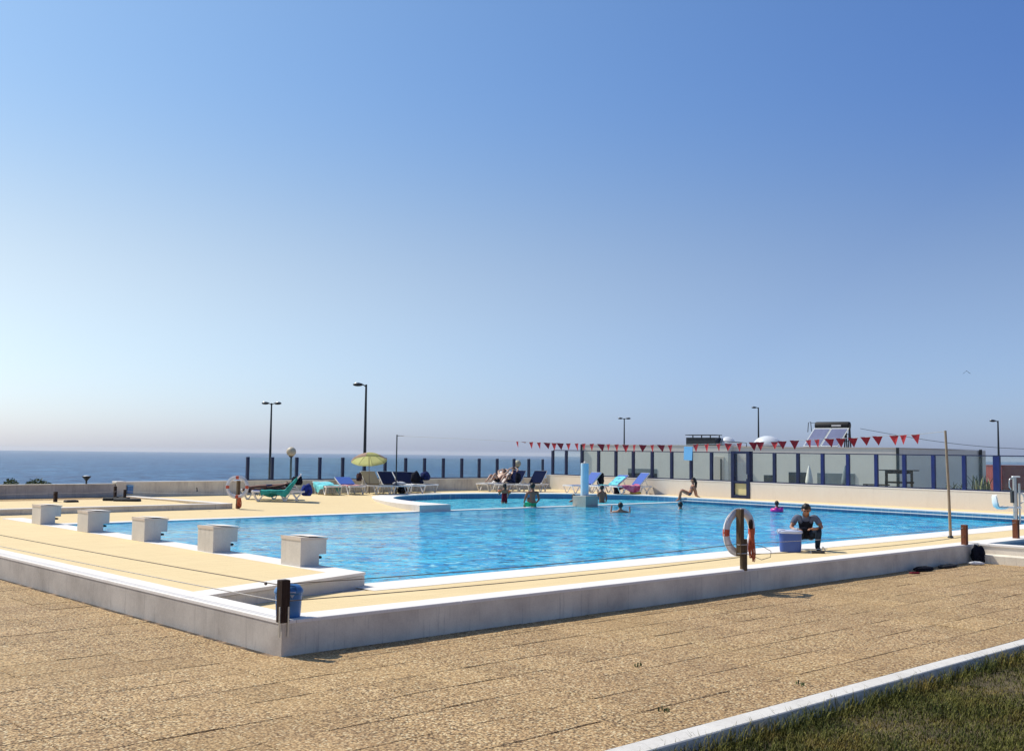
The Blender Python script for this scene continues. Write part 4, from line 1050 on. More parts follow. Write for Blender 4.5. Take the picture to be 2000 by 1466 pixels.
# ------------------------------------------------------------------ sunbeds
def make_lounger(sling, back, label, loc, rz, group):
    """foot end at local x = 0, head at x = 1.9, top of seat 0.33"""
    t = thing('sun_lounger', label, 'sun lounger', loc, rz, group)
    W = 0.31; hz = 0.33; xb = 1.15; L = 1.9
    ex = xb + (L - xb) * math.cos(back); ez = hz + (L - xb) * math.sin(back)
    mb = MB()
    for s_ in (-1, 1):
        mb.beam((0, s_ * W, hz), (L - 0.12, s_ * W, hz), 0.045, 0.055)
    mb.beam((0.02, -W, hz), (0.02, W, hz), 0.05, 0.05); mb.beam((L - 0.12, -W, hz), (L - 0.12, W, hz), 0.05, 0.05)
    mb.build('side_rails', 'white_plastic', t)
    for x0, x1, x2 in ((0.03, 0.22, 0.46), (0.95, 1.13, 1.32), (1.72, 1.52, 1.34)):
        for s_ in (-1, 1):
            mb = MB()
            mb.tube([(x0, s_ * W, hz - 0.01), (x1 - 0.04, s_ * (W - .01), 0.03), (x1, s_ * (W - .01), 0.018), (x1 + 0.05, s_ * (W - .01), 0.03), (x2, s_ * W, hz - 0.01)], 0.021, 7)
            mb.build('leg', 'white_plastic', t)
    mb = MB(); mb.box((0.04, -W + 0.02, hz + 0.004), (xb, W - 0.02, hz + 0.022)); mb.build('seat_sling', sling, t)
    mb = MB()
    for s_ in (-1, 1): mb.beam((xb, s_ * W, hz + 0.03), (ex, s_ * W, ez + 0.03), 0.04, 0.045)
    mb.beam((ex, -W, ez + 0.03), (ex, W, ez + 0.03), 0.05, 0.05)
    mb.build('backrest_frame', 'white_plastic', t)
    mb = MB(); dx = -math.sin(back) * 0.018; dz = math.cos(back) * 0.018
    g0 = 1.75; e_ = 0.03; wv = W + 0.012
    xa, za = xb + e_ * math.cos(back), hz + .03 + e_ * math.sin(back); xc, zc = ex - e_ * 0.3 * math.cos(back), ez + .03 - e_ * 0.3 * math.sin(back)
    mb.add([(xa - dx * g0, -wv, za - dz * g0), (xc - dx * g0, -wv, zc - dz * g0), (xc - dx * g0, wv, zc - dz * g0), (xa - dx * g0, wv, za - dz * g0), (xa + dx * g0, -wv, za + dz * g0), (xc + dx * g0, -wv, zc + dz * g0), (xc + dx * g0, wv, zc + dz * g0), (xa + dx * g0, wv, za + dz * g0)],
           [(3, 2, 1, 0), (4, 5, 6, 7), (0, 1, 5, 4), (1, 2, 6, 5), (2, 3, 7, 6), (3, 0, 4, 7)])
    mb.build('backrest_sling', sling if sling != 'sling_white' else 'sling_white', t)
    if back > 0.2:
        mb = MB()
        for s_ in (-1, 1): mb.beam((xb + (ex - xb) * 0.55, s_ * (W - .03), hz + (ez - hz) * 0.55), (1.62, s_ * (W - .03), hz), 0.025, 0.02)
        mb.build('back_prop', 'white_plastic', t)
    t['back'] = 0; del t['back']
    t_info[t.name] = (back, hz, xb, L, W)
    return t
t_info = {}
def towel(lounger, u0, u1, mat, label, hang=0.16, seed=0, wscale=1.04, name='towel'):
    """cloth lying along the sunbed from u0 to u1 metres, hanging over both sides"""
    back, hz, xb, L, W = t_info[lounger.name]
    rr = random.Random(seed); ph = [rr.uniform(0, 6) for _ in range(4)]
    nu, nv = 22, 14; vs = []; 
    def surf(u, v):      # v from -1-h to 1+h
        if u < xb: x = u; z = hz + 0.03; tx, tz = 0, 1
        else:
            x = xb + (u - xb) * math.cos(back); z = hz + 0.06 + (u - xb) * math.sin(back); tx, tz = -math.sin(back), math.cos(back)
        Wd = W * wscale
        w_ = 0.008 * math.sin(u * 17 + ph[0] + v * 3) + 0.006 * math.sin(v * 11 + u * 7 + ph[1])
        if abs(v) <= 1: y = v * Wd; dn = 0
        else:
            s_ = (abs(v) - 1); hl = hang * (1 + 0.45 * math.sin(u * 5 + ph[2]) * (1 if v > 0 else -1))
            dn = s_ * hl; y = math.copysign(Wd + 0.02 + 0.02 * math.sin(u * 23 + ph[3]) * s_, v)
        return (x + tx * (0.02 + w_), y, z + tz * (0.012 + w_) - dn)
    vals = [-2, -1.66, -1.33, -1.03, -0.98, -0.6, -0.2, 0.2, 0.6, 0.98, 1.03, 1.33, 1.66, 2]
    for i in range(nu):
        u = u0 + (u1 - u0) * i / (nu - 1)
        for v in vals: vs.append(surf(u + 0.02 * math.sin(v * 3 + ph[0]), v))
    n0 = len(vs); nv = len(vals)
    vs += [(x, y, z - 0.006) for x, y, z in vs]
    fs = []
    for i in range(nu - 1):
        for j in range(nv - 1):
            a = i * nv + j; fs.append((a, a + nv, a + nv + 1, a + 1)); fs.append((n0 + a + 1, n0 + a + nv + 1, n0 + a + nv, n0 + a))
    mb = MB(); mb.add(vs, fs, True)
    o = mb.build(name, mat); o.location = lounger.location; o.rotation_euler = lounger.rotation_euler
    return tag(o, label, 'towel')
GL = 'sun loungers along the back wall'; GR = 'sun loungers along the sunlit wall'
def dirrot(p, q): return math.atan2(q[1] - p[1], q[0] - p[0])
LA = make_lounger('sling_blue', R(48), 'nearest sunbed with a sea green towel, broadside to the camera', (12.95, 23.75, -0.03), R(-32), GL)
towel(LA, 0.30, 1.75, 'towel_green', 'sea green towel draped over the nearest broadside sunbed', 0.17, 1)
LB = make_lounger('sling_navy', R(4), 'flat sunbed behind the sea green one with a sunbather on it', (13.1, 24.75, -0.01), R(-31), GL)
towel(LB, 0.05, 1.6, 'towel_brown', 'dark patterned towel under the sunbather behind the green towel', 0.1, 2)
crumple('clothes_pile', 'dark clothes heaped over the raised head of the nearest sunbed', 'clothes', (14.28, 23.0, 0.52), (0.17, 0.24, 0.18), 'cloth_black', 21, rz=0.3)
crumple('blue_towel', 'blue and black towel hanging from the head end of the nearest sunbed', 'towel', (14.66, 22.93, 0.14), (0.12, 0.2, 0.24), 'towel_blue', 22, rz=0.5)
BEDS = [((17.75, 25.9), 74, 'sling_white', 8, 'flat sunbed under a turquoise towel'),
        ((18.75, 25.75), 76, 'sling_blue', 22, 'blue sunbed with a red striped towel, right of the turquoise towel'),
        ((20.0, 25.6), 81, 'sling_beige', 44, 'sunbed with a raised beige back under the parasol'),
        ((20.75, 25.45), 81, 'sling_navy', 43, 'navy sunbed immediately right of the beige backed one'),
        ((21.8, 25.75), 82, 'sling_navy', 41, 'navy sunbed behind the thin grey pole'),
        ((22.9, 26.25), 84, 'sling_navy', 38, 'navy sunbed with black bags, last before the small pool')]
made = []
for i, (p, a, s_, bk, lab) in enumerate(BEDS):
    made.append(make_lounger(s_, R(bk), lab, (p[0], p[1], 0.0), R(a), GL))
towel(made[0], 0.3, 1.7, 'towel_cyan', 'turquoise towel hanging over the left flat sunbed', 0.22, 3, 1.1)
towel(made[1], 0.2, 1.0, 'towel_red', 'red and white striped towel on the blue sunbed', 0.06, 4)
towel(made[4], 0.2, 1.05, 'cloth_white', 'white cloth on the sunbed behind the grey pole', 0.02, 5, 0.6)
crumple('black_bag', 'large black bag slumped on the last navy sunbed', 'bag', (22.8, 27.25, 0.42), (0.20, 0.2, 0.27), 'cloth_black', 31)
crumple('dark_bag', 'dark blue bag leaning on the last navy sunbed backrest', 'bag', (23.2, 27.1, 0.50), (0.22, 0.2, 0.22), 'cloth_dark_blue', 32)
crumple('white_towel', 'rolled white towel beside the navy sunbed behind the pole', 'towel', (21.25, 26.35, 0.36), (0.26, 0.08, 0.07), 'cloth_white', 33, rz=R(-40))
crumple('beach_bag', 'black beach bag standing under the navy sunbeds', 'bag', (21.35, 26.3, 0.0), (0.2, 0.2, 0.2), 'cloth_black', 34)
crumple('brown_bag', 'tan bag tucked behind the beige backed sunbed', 'bag', (19.75, 27.1, 0.5), (0.12, 0.12, 0.2), 'towel_brown', 35)
# right of the small pool's left half
LI = make_lounger('sling_white', R(42), 'white sunbed with a person lying knees up', (25.95, 26.55, 0.0), R(8), GL)
towel(LI, 0.1, 1.15, 'cloth_white', 'pale pink and white towel under the sunbather with raised knees', 0.10, 41)
LJ = make_lounger('sling_navy', R(48), 'navy backed sunbed beside the reclining sunbather', (26.35, 25.75, 0.0), R(14), GL)
LK = make_lounger('sling_navy', R(48), 'rightmost navy backed sunbed before the wall corner', (27.0, 25.05, 0.0), R(14), GL)
crumple('dark_towel', 'dark towel hanging between the two navy sunbed backs', 'towel', (27.3, 25.6, 0.40), (0.14, 0.12, 0.26), 'cloth_black', 43)
LL = make_lounger('sling_blue', R(44), 'royal blue sunbed partly hidden by the pale blue column', (28.15, 23.35, 0.0), R(-7), GR)
LM = make_lounger('sling_blue', R(34), 'blue sunbed with an aqua towel, middle of the three by the sunlit wall', (28.85, 22.45, 0.0), R(-8), GR)
LN = make_lounger('sling_blue', R(46), 'blue sunbed with a magenta towel by the sunlit wall', (29.05, 21.45, 0.0), R(-16), GR)
towel(LM, 0.5, 1.75, 'towel_cyan', 'aqua towel spread on the middle sunbed by the sunlit wall', 0.06, 44, 0.95)
towel(LN, 0.25, 1.2, 'towel_pink', 'magenta towel hanging from the sunbed nearest the seated woman', 0.2, 45)
crumple('dark_bag', 'black bag behind the raised back of the royal blue sunbed', 'bag', (30.15, 23.2, 0.35), (0.2, 0.15, 0.3), 'cloth_black', 46)
crumple('sandals', 'pair of yellow beach shoes under the magenta towel', 'shoes', (29.95, 20.95, 0.0), (0.24, 0.10, 0.07), 'yellow_toy', 47, rz=R(-40))
crumple('dark_bag', 'dark bag under the sunbed with the magenta towel', 'bag', (29.45, 21.6, 0.0), (0.14, 0.14, 0.16), 'cloth_black', 48)

# parasol
t = thing('parasol', 'small yellow green beach parasol tilted over the sunbeds', 'parasol', (19.95, 26.7, 0.0))
top = Vector((-0.06, -0.05, 1.66)); ax = (top - Vector((0, 0, 0))).normalized(); 
tilt = Matrix.Translation(top) @ Matrix.Rotation(R(-17), 4, Vector((math.sin(R(62)), -math.cos(R(62)), 0))) @ Matrix.Identity(4)
mb = MB(); mb.tube([(0.05, 0.02, 0), (0.0, 0, 1.0), tuple(top)], 0.015, 8); mb.build('pole', 'wood_grey', t)
NP = 8; Rp = 0.74
for k in range(NP):
    mb = MB(); vs = []; nr = 6
    for i in range(nr + 1):
        r_ = Rp * i / nr; z_ = -0.30 * (i / nr) ** 1.7
        for j in range(5):
            a = 2 * PI * (k + j / 4) / NP; f_ = j / 4; scal = 1 - 0.05 * math.sin(PI * f_) * (i / nr); sagz = -0.02 * math.sin(PI * f_) * (i / nr)
            vs.append((r_ * scal * math.cos(a), r_ * scal * math.sin(a), z_ - sagz * 0))
    for j in range(5):
        a = 2 * PI * (k + j / 4) / NP; vs.append(((Rp + .0) * (1 - 0.05 * math.sin(PI * j / 4)) * math.cos(a), Rp * (1 - 0.05 * math.sin(PI * j / 4)) * math.sin(a), -0.36))
    fs = [(i * 5 + j, (i + 1) * 5 + j, (i + 1) * 5 + j + 1, i * 5 + j + 1) for i in range(nr + 1) for j in range(4)]
    mb.add(vs, fs, True); mb.xf(tilt); mb.build('canopy_panel', 'umb_yellow' if k not in (3, 4, 6) else 'umb_pink', t)
for k in range(NP):
    a = 2 * PI * k / NP
    mb = MB(); mb.tube([(0, 0, -0.01)] + [(Rp * i / 5 * math.cos(a), Rp * i / 5 * math.sin(a), -0.30 * (i / 5) ** 1.7 - 0.012) for i in range(1, 6)], 0.006, 5); mb.xf(tilt); mb.build('rib', 'dark_metal', t)
mb = MB(); mb.lathe([(0.02, 0.0), (0.015, 0.04), (0.003, 0.06)], (0, 0, 0), 8); mb.xf(tilt); mb.build('finial', 'white_plastic', t)

# ------------------------------------------------------------------ pool hoist at right
t = thing('pool_hoist', 'steel pool lift with a white bucket seat at the right edge', 'pool lift', (27.15, 3.75, -0.22), R(-46))
mb = MB(); mb.box((-0.055, -0.05, -0.2), (0.02, 0.05, 1.38), 0.01); mb.build('mast', 'steel', t)
mb = MB(); mb.box((0.022, -0.03, 0.1), (0.05, 0.03, 1.34), 0.004); mb.build('rack', 'dark_metal', t)
mb = MB(); mb.tube([(0.14, 0.05, -0.1), (0.14, 0.05, 1.2)], 0.03, 10); mb.build('ram', 'steel', t)
mb = MB(); mb.box((-0.08, -0.06, 1.38), (0.13, 0.06, 1.42), 0.01); mb.build('cap', 'white_plastic', t)
mb = MB(); mb.box((-0.12, -0.08, 0.62), (-0.075, 0.08, 0.98)); mb.build('bracket', 'dark_metal', t)
mb = MB(); mb.tube([(-0.07, 0, 1.35), (-0.15, 0, 1.33), (-0.17, 0, 1.25), (-0.17, 0, 1.10), (-0.12, 0, 1.02)], 0.018, 8); mb.build('handle', 'steel', t)
mb = MB(); mb.tube([(0.07, 0.05, 0.92), (0.22, 0.05, 0.90), (0.28, 0.05, 0.80), (0.27, 0.05, 0.66), (0.16, 0.05, 0.60)], 0.02, 8); mb.build('crank', 'steel', t)
mb = MB(); mb.box((-0.42, -0.035, 0.46), (0.16, 0.035, 0.52), 0.01); mb.build('arm', 'white_plastic', t)
# seat shell: swept profile
mb = MB(); prof = [(-0.26, 0.47), (-0.40, 0.45), (-0.53, 0.46), (-0.60, 0.53), (-0.635, 0.64), (-0.65, 0.79), (-0.64, 0.85)]
vs = []
for i, (x, z) in enumerate(prof):
    hw = 0.17 if i < 5 else (0.14 if i == 5 else 0.09)
    for j in range(7):
        f_ = j / 6 * 2 - 1; lift = 0.06 * abs(f_) ** 3
        nx, nz = (0, 1) if i < 3 else (1, 0.2)
        vs.append((x + nx * lift, f_ * hw, z + nz * lift))
n0 = len(vs); vs += [(x - (0.0 if i_ < 21 else 0.03), y, z - (0.03 if i_ < 28 else 0.0)) for i_, (x, y, z) in enumerate(vs)]
fs = [(i * 7 + j, (i + 1) * 7 + j, (i + 1) * 7 + j + 1, i * 7 + j + 1) for i in range(6) for j in range(6)]
fs += [tuple(n0 + q for q in reversed(f)) for f in fs]
mb.add(vs, fs, True)
mb.build('seat_shell', 'white_plastic', t)

# ------------------------------------------------------------------ white building with roof fittings
C1 = Vector((56.48, 22.54)); U = Vector((51.97 - 56.48, 44.43 - 22.54)).normalized(); NB = Vector((-U.y, U.x))
if NB.dot(Vector((-1, 0))) < 0: NB = -NB
def bp(u, z, off=0.0): p = C1 + U * u + NB * off; return Vector((p.x, p.y, z))
bd = thing('white_building', 'long flat roofed white building behind the windscreen', 'building', (56.48, 22.54, -1.72))
def bbox(name, mat, u0, u1, z0, z1, o0, o1, parent=None):
    mb = MB(); P = [bp(u0, z0, o0), bp(u1, z0, o0), bp(u1, z0, o1), bp(u0, z0, o1), bp(u0, z1, o0), bp(u1, z1, o0), bp(u1, z1, o1), bp(u0, z1, o1)]
    mb.add(P, [(3, 2, 1, 0), (4, 5, 6, 7), (0, 1, 5, 4), (1, 2, 6, 5), (2, 3, 7, 6), (3, 0, 4, 7)])
    return mb.build(name, mat, parent or bd, True)
mb = MB(); q_ = [bp(10.9, 0, 0), bp(0, 0, 0), Vector((65.0, 20.88, 0)), bp(10.9, 0, -11)]
mb.prism([(v.x, v.y) for v in q_], -1.72, 2.28, lambda x, y: 2.28 if x < 64 else 2.23); mb.build('wall', 'wall_white', bd, True)
bbox('wall', 'wall_white', 10.902, 22.35, -1.72, 2.35, 0.75, -8.6)
mb = MB(); q_ = [bp(10.9, 0, 0.03), bp(-0.03, 0, 0.03), Vector((65.04, 20.84, 0)), bp(10.9, 0, -11.03)]
mb.prism([(v.x, v.y) for v in q_], 2.281, 2.33, lambda x, y: 2.33 if x < 64 else 2.28); mb.build('parapet', 'wall_cream', bd, True)
bbox('parapet', 'wall_cream', 10.903, 22.37, 2.35, 2.40, 0.77, -8.62)
bbox('window', 'grey_panel', 16.2, 18.5, 0.42, 0.74, 0.77, 0.74)
bbox('window', 'dark_open', 16.2, 18.5, -0.5, 0.418, 0.765, 0.74)
bbox('opening', 'dark_open', 8.1, 8.7, -0.6, 0.48, 0.03, -0.02)
bbox('opening', 'dark_open', 5.76, 7.0, -0.6, 0.70, 0.03, -0.02)
bbox('wall_panel', 'grey_panel', 2.7, 5.1, -0.6, 0.68, 0.04, -0.02)
bbox('door_frame', 'wall_cream', 11.2, 11.9, -1.0, 1.65, 0.80, 0.74)
bbox('downpipe', 'dark_metal', 22.28, 22.40, -1.72, 2.42, 0.88, 0.775)
bbox('downpipe', 'dark_metal', -0.05, 0.11, -1.72, 2.33, 0.14, 0.022)
bbox('downpipe', 'dark_metal', 11.35, 11.42, -1.0, 1.5, 0.86, 0.80)
mb = MB(); p = Vector((64.3, 20.9, 0)); mb.tube([(p.x, p.y, -1.72), (p.x, p.y, 2.3)], 0.1, 8); mb.build('downpipe', 'dark_metal', bd, True)
# chimney box with plate cap
ch = thing('roof_vent', 'black ventilation box with a raised plate cap on the building roof', 'vent', tuple(bp(13.5, 2.40, -1.0)), math.atan2(U.y, U.x))
mb = MB(); mb.box((-1.1, -0.5, 0), (1.1, 0.5, 0.55)); mb.build('body', 'dark_metal', ch)
mb = MB(); mb.box((-1.14, -0.55, 0.70), (1.14, 0.55, 0.75)); mb.build('cap_plate', 'dark_metal', ch)
for x in (-1.0, -0.33, 0.33, 1.0):
    mb = MB(); mb.box((x - 0.03, -0.4, 0.55), (x + 0.03, -0.34, 0.70)); mb.build('spacer', 'dark_metal', ch)
for lab, u, r_, zz in (('smaller round white skylight dome beside the vent box', 12.0, 0.6, 0.62), ('wider white skylight dome left of the solar water heater', 9.1, 0.95, 0.68)):
    t = thing('skylight_dome', lab, 'skylight', tuple(bp(u, 2.33, -1.6)), 0, 'skylight domes on the roof')
    mb = MB(); mb.lathe([(r_, 0), (r_, 0.08)] + [(r_ * math.cos(PI / 2 * i / 7) + 0.001, 0.08 + zz * math.sin(PI / 2 * i / 7)) for i in range(8)], (0, 0, 0), 24); mb.build('dome', 'dome_white', t)
    mb = MB(); mb.lathe([(r_ + .06, -0.02), (r_ + .06, 0.05)], (0, 0, 0), 24); mb.build('kerb', 'roof_gravel', t)
mb = MB(); q0 = bp(11.8, 2.40, -0.2); q1 = bp(10.0, 2.33, -0.2)
mb.tube([q0, q0 + Vector((0, 0, .3)), q1.lerp(q0, .5) + Vector((0, 0, .28)), q1 + Vector((0, 0, .25)), q1], 0.03, 6)
tag(mb.build('roof_pipe', 'dark_metal'), 'thin bent dark pipe on the roof in front of the smaller dome', 'pipe')
sh = thing('solar_heater', 'solar water heater with two tilted collectors and a black tank on the roof', 'solar heater', tuple(bp(4.7, 2.33, -1.0)), math.atan2(U.y, U.x) + PI)
# local x runs to the right of the picture, y away from the camera
mb = MB(); mb.lathe([(0.02, -1.15), (0.22, -1.13), (0.25, -1.05), (0.25, 1.05), (0.22, 1.13), (0.02, 1.15)], (0.1, 0.55, 1.42), 20, 'x'); mb.build('tank', 'black_rubber', sh)
mb = MB(); mb.box((0.1, 0.285, 1.36), (0.72, 0.305, 1.46)); mb.build('tank_badge', 'white_plastic', sh)
for x0 in (-1.55, -0.40):
    mb = MB(); p0 = Vector((x0, -0.35, 0.02)); d = Vector((1.12, 0, 0)); e = Vector((0.55, 0.62, 1.20))
    n_ = d.cross(e).normalized() * 0.07
    P = [p0, p0 + d, p0 + d + e, p0 + e]; vs = [q for q in P] + [q + n_ for q in P]
    mb.add(vs, [(3, 2, 1, 0), (4, 5, 6, 7), (0, 1, 5, 4), (1, 2, 6, 5), (2, 3, 7, 6), (3, 0, 4, 7)])
    c_ = mb.build('collector_frame', 'steel', sh)
    mb = MB(); k_ = 0.05; P = [p0 + d * k_ + e * k_, p0 + d * (1 - k_) + e * k_, p0 + d * (1 - k_) + e * (1 - k_), p0 + d * k_ + e * (1 - k_)]
    nn = -n_.normalized() if n_.y > 0 else n_.normalized()
    for sgn in (1,):
        vs = [q + nn * 0.012 for q in P] + [q + n_ - nn * 0 + nn * 0.0 for q in P]
        mb.add([q - nn * -0.012 for q in P], [(0, 1, 2, 3)]); mb.add([q + n_ + n_.normalized() * 0.01 for q in P], [(0, 1, 2, 3)])
    mb.build('collector_glass', 'panel_blue', c_)
for x in (0.95, 1.20):
    mb = MB(); mb.beam((x, 0.3, 0), (x, 0.5, 1.25), 0.07, 0.07); mb.beam((x, 0.75, 0), (x, 0.6, 1.25), 0.07, 0.07); mb.build('support_leg', 'dark_metal', sh)
mb = MB(); mb.beam((0.95, 0.4, 0.4), (1.2, 0.4, 0.4), 0.05, 0.05); mb.beam((0.95, 0.45, 0.85), (1.2, 0.45, 0.85), 0.05, 0.05); mb.build('cross_brace', 'dark_metal', sh)
mb = MB(); mb.tube([(-1.55, 0.5, 1.0), (-1.5, 0.5, 1.62), (-1.35, 0.5, 1.68), (-1.3, 0.5, 1.05)], 0.025, 6); mb.tube([(-1.35, 0.5, 1.6), (-1.0, 0.5, 1.6)], 0.015, 5); mb.build('inlet_pipe', 'dark_metal', sh)
q0 = bp(2.8, 3.55, -1.5); P = [q0 + (Vector((62.0, 12.0, 2.35)) - q0) * (i / 14) + Vector((0, 0, -0.5 * math.sin(PI * i / 14))) for i in range(15)]
mb = MB(); mb.tube(P, 0.014, 5); tag(mb.build('overhead_cable', 'dark_metal'), 'thin dark cable running down right from the solar tank', 'cable')

rb = thing('red_block', 'dark red rendered block beyond the right end of the windscreen', 'building', (82, 26.9, -1.72), R(-45))
mb = MB(); mb.box((0, 0, 0), (9, 5, 2.86)); mb.build('wall', 'brick_red', rb)
mb = MB(); mb.box((-0.05, -0.05, 2.86), (9.05, 5.05, 2.92)); mb.build('roof', 'brick_red', rb)
mb = MB(); mb.box((-0.1, -0.1, 0), (9.1, -0.002, 0.95)); mb.build('plinth', 'grey_panel', rb)

# picnic terrace behind the windscreen
mb = MB(); mb.prism([(30.9, 0), (38.5, -1), (38.5, 20), (32.6, 26)], -1.7, 0.40); struct('upper_terrace', mb, 'aggregate')
t = thing('picnic_table', 'dark timber picnic table with bench seen through the windscreen', 'table', (36.92, 12.45, 0.42), R(-66))
for i in range(5):
    mb = MB(); y = -0.32 + i * 0.16; mb.box((-0.78, y, 0.74), (0.78, y + 0.145, 0.78)); mb.build('top_plank', 'wood_dark', t)
for x in (-0.5, 0.5):
    for y in (-0.28, 0.24):
        mb = MB(); mb.box((x - 0.04, y - .035, 0), (x + 0.04, y + .035, 0.74)); mb.build('leg', 'wood_dark', t)
mb = MB(); mb.box((-0.46, -0.27, 0.62), (0.46, -0.2, 0.74)); mb.box((-0.55, -0.31, 0.22), (0.60, -0.285, 0.30)); mb.build('frame_rail', 'wood_dark', t)
t = thing('bench', 'low dark bench left of the picnic table behind the glass', 'bench', (36.0, 12.9, 0.40), R(-66))
mb = MB(); mb.box((-0.6, -0.15, 0.15), (0.45, 0.15, 0.20)); mb.build('seat', 'wood_dark', t)
for x in (-0.45, 0.3):
    mb = MB(); mb.box((x - .03, -0.12, 0), (x + 0.03, 0.12, 0.15)); mb.build('leg', 'wood_dark', t)
for lab, lx, ly, h_, m_n in (('furled pale parasol seen through the glass right of the door', 41.1, 19.3, 2.95, 'wall_white'), ('furled grey parasol behind a windscreen post left of the table', 41.9, 17.8, 2.99, 'grey_panel')):
    t = thing('furled_parasol', lab, 'parasol', (lx, ly, -1.72), 0, 'furled parasols behind the glass')
    mb = MB(); q_ = h_ - 1.0; mb.lathe([(0.02, q_), (0.16, q_ + 0.05), (0.19, q_ + 0.25), (0.17, q_ + 0.4), (0.11, q_ + 0.72), (0.04, h_), (0.005, h_ + 0.05)], (0, 0, 0), 10)
    mb.v = [(v[0] * (1 + 0.25 * math.sin(5 * math.atan2(v[1], v[0]))), v[1] * (1 + 0.25 * math.sin(5 * math.atan2(v[1], v[0]))), v[2]) for v in mb.v]
    mb.build('canopy', m_n, t)
    mb = MB(); mb.tube([(0, 0, 0), (0, 0, h_ + 0.08)], 0.02, 6); mb.build('pole', 'steel', t)
def spiky(label, loc, n, h, mat1, mat2, seed, spread=0.5, name='agave_plant'):
    t = thing(name, label, 'plant', loc); rr = random.Random(seed)
    for i in range(n):
        a = rr.uniform(0, 2 * PI); l = h * rr.uniform(0.6, 1.0); tl = rr.uniform(0.05, spread); w_ = 0.05 * h / 0.7
        bx_, by_ = rr.uniform(-.12, .12) * spread * 4, rr.uniform(-.12, .12) * spread * 4
        c_, s_ = math.cos(a), math.sin(a); vs = []
        for j in range(5):
            u = j / 4; wd = w_ * (1 - u) ** 0.6 * (0.6 + u * 0.6)
            px_ = bx_ + c_ * l * tl * u * u; py_ = by_ + s_ * l * tl * u * u; pz = l * u * (1 - 0.15 * u * tl)
            vs += [(px_ - s_ * wd, py_ + c_ * wd, pz), (px_ + c_ * 0.012, py_ + s_ * 0.012, pz - 0.01), (px_ + s_ * wd, py_ - c_ * wd, pz)]
        fs = [(3 * j + q, 3 * j + 3 + q, 3 * j + 4 + q, 3 * j + 1 + q) for j in range(4) for q in range(2)]
        mb = MB(); mb.add(vs, fs); mb.build('leaf', mat1 if rr.random() < 0.72 else mat2, t)
spiky('tall spiky dark leaved plant behind the glass at the building end', (36.35, 8.75, 0.39), 26, 0.72, 'leaf_dark', 'leaf_pale', 5, 0.55)
spiky('lower spiky plant left of the tall one behind the glass', (36.0, 9.6, 0.39), 22, 0.42, 'leaf_dark', 'leaf', 6, 0.8)
spiky('pale spiky plant behind the green towel at the foot of the back wall', (15.35, 26.9, 0.0), 16, 0.30, 'leaf', 'leaf_pale', 7, 0.9)
def shrub(label, loc, w_, h_, n, seed):
    t = thing('shrub', label, 'shrub', loc, 0, 'shrubs beyond the far left wall'); rr = random.Random(seed)
    mb = MB()
    for _ in range(n):
        a = rr.uniform(0, 2 * PI); r_ = rr.uniform(0, 1) ** 0.5; z = h_ * rr.uniform(0.2, 1) * (1 - 0.5 * r_ * r_)
        x = w_ * r_ * math.cos(a); y = 0.4 * r_ * math.sin(a); s_ = rr.uniform(0.02, 0.05); b = rr.uniform(0, 2 * PI); e = rr.uniform(-1, 1)
        mb.add([(x, y, z), (x + s_ * math.cos(b), y + s_ * math.sin(b), z + s_ * e), (x + s_ * 1.6 * math.cos(b + .5), y + s_ * math.sin(b + .5), z + s_ * (e + .9)), (x + s_ * .4 * math.cos(b + 1.4), y + s_ * math.sin(b + 1.4), z + s_)], [(0, 1, 2, 3)])
    tag(mb.build('crown', 'leaf', t), kind='stuff')
    mb = MB(); mb.tube([(0, 0, -0.4), (0.02, 0, h_ * 0.6)], 0.03, 6); mb.build('trunk', 'wood_brown', t)
shrub('small shrub tips at the extreme left edge above the wall', (6.8, 29.2, 0.05), 0.28, 0.62, 700, 1)
shrub('wider low shrub showing above the far left wall', (7.65, 29.1, 0.05), 0.55, 0.58, 1500, 2)
# weeds in the paving joints
for i, (x, y, lab) in enumerate([(2.4, -2.6, 'small green weed growing in a paving joint near the middle'), (1.15, -3.95, 'green weed by the kerb in the foreground'), (2.9, -4.1, 'flat green weed beside the kerb right of the other')]):
    spiky(lab, (x, y, ZP), 9, 0.038, 'leaf', 'leaf_pale', 50 + i, 0.09, 'weed')

# birds
def bird(label, loc, s_, rz, dih):
    t = thing('bird', label, 'bird', loc, rz)
    mb = MB(); mb.lathe([(0.005, -0.16), (0.035, -0.08), (0.05, 0.0), (0.035, 0.10), (0.028, 0.13), (0.005, 0.17)], (0, 0, 0), 10, 'x')
    mb.v = [(v[0] * s_, v[1] * s_, v[2] * s_) for v in mb.v]; mb.build('body', 'bird', t)
    for sg_ in (-1, 1):
        mb = MB(); P = [(0.07, 0.03, 0), (-0.05, 0.03, 0), (-0.06, 0.24, dih * 0.5), (0.06, 0.22, dih * 0.55), (-0.09, 0.46, dih), (-0.02, 0.44, dih)]
        vs = [(a * s_, sg_ * b * s_, c_ * s_) for a, b, c_ in P]; vs += [(a, b, c_ + 0.006) for a, b, c_ in vs]
        mb.add(vs, [(0, 1, 2, 3), (3, 2, 4, 5), (9, 8, 7, 6), (11, 10, 8, 9)]); mb.build('wing', 'bird', t)
    mb = MB(); vs = [(-0.14 * s_, -0.02 * s_, 0), (-0.14 * s_, 0.02 * s_, 0), (-0.26 * s_, 0.05 * s_, 0), (-0.26 * s_, -0.05 * s_, 0)]; vs += [(a, b, c_ + .005) for a, b, c_ in vs]
    mb.add(vs, [(0, 1, 2, 3), (7, 6, 5, 4)]); mb.build('tail', 'bird', t)
bird('dark bird gliding high at right in the open sky', (49.06, 14.92, 6.22), 0.42, R(30), -0.35)
bird('dark bird flying low in front of the back wall at left', (9.5, 20.9, 0.45), 0.22, R(-30), 0.5)

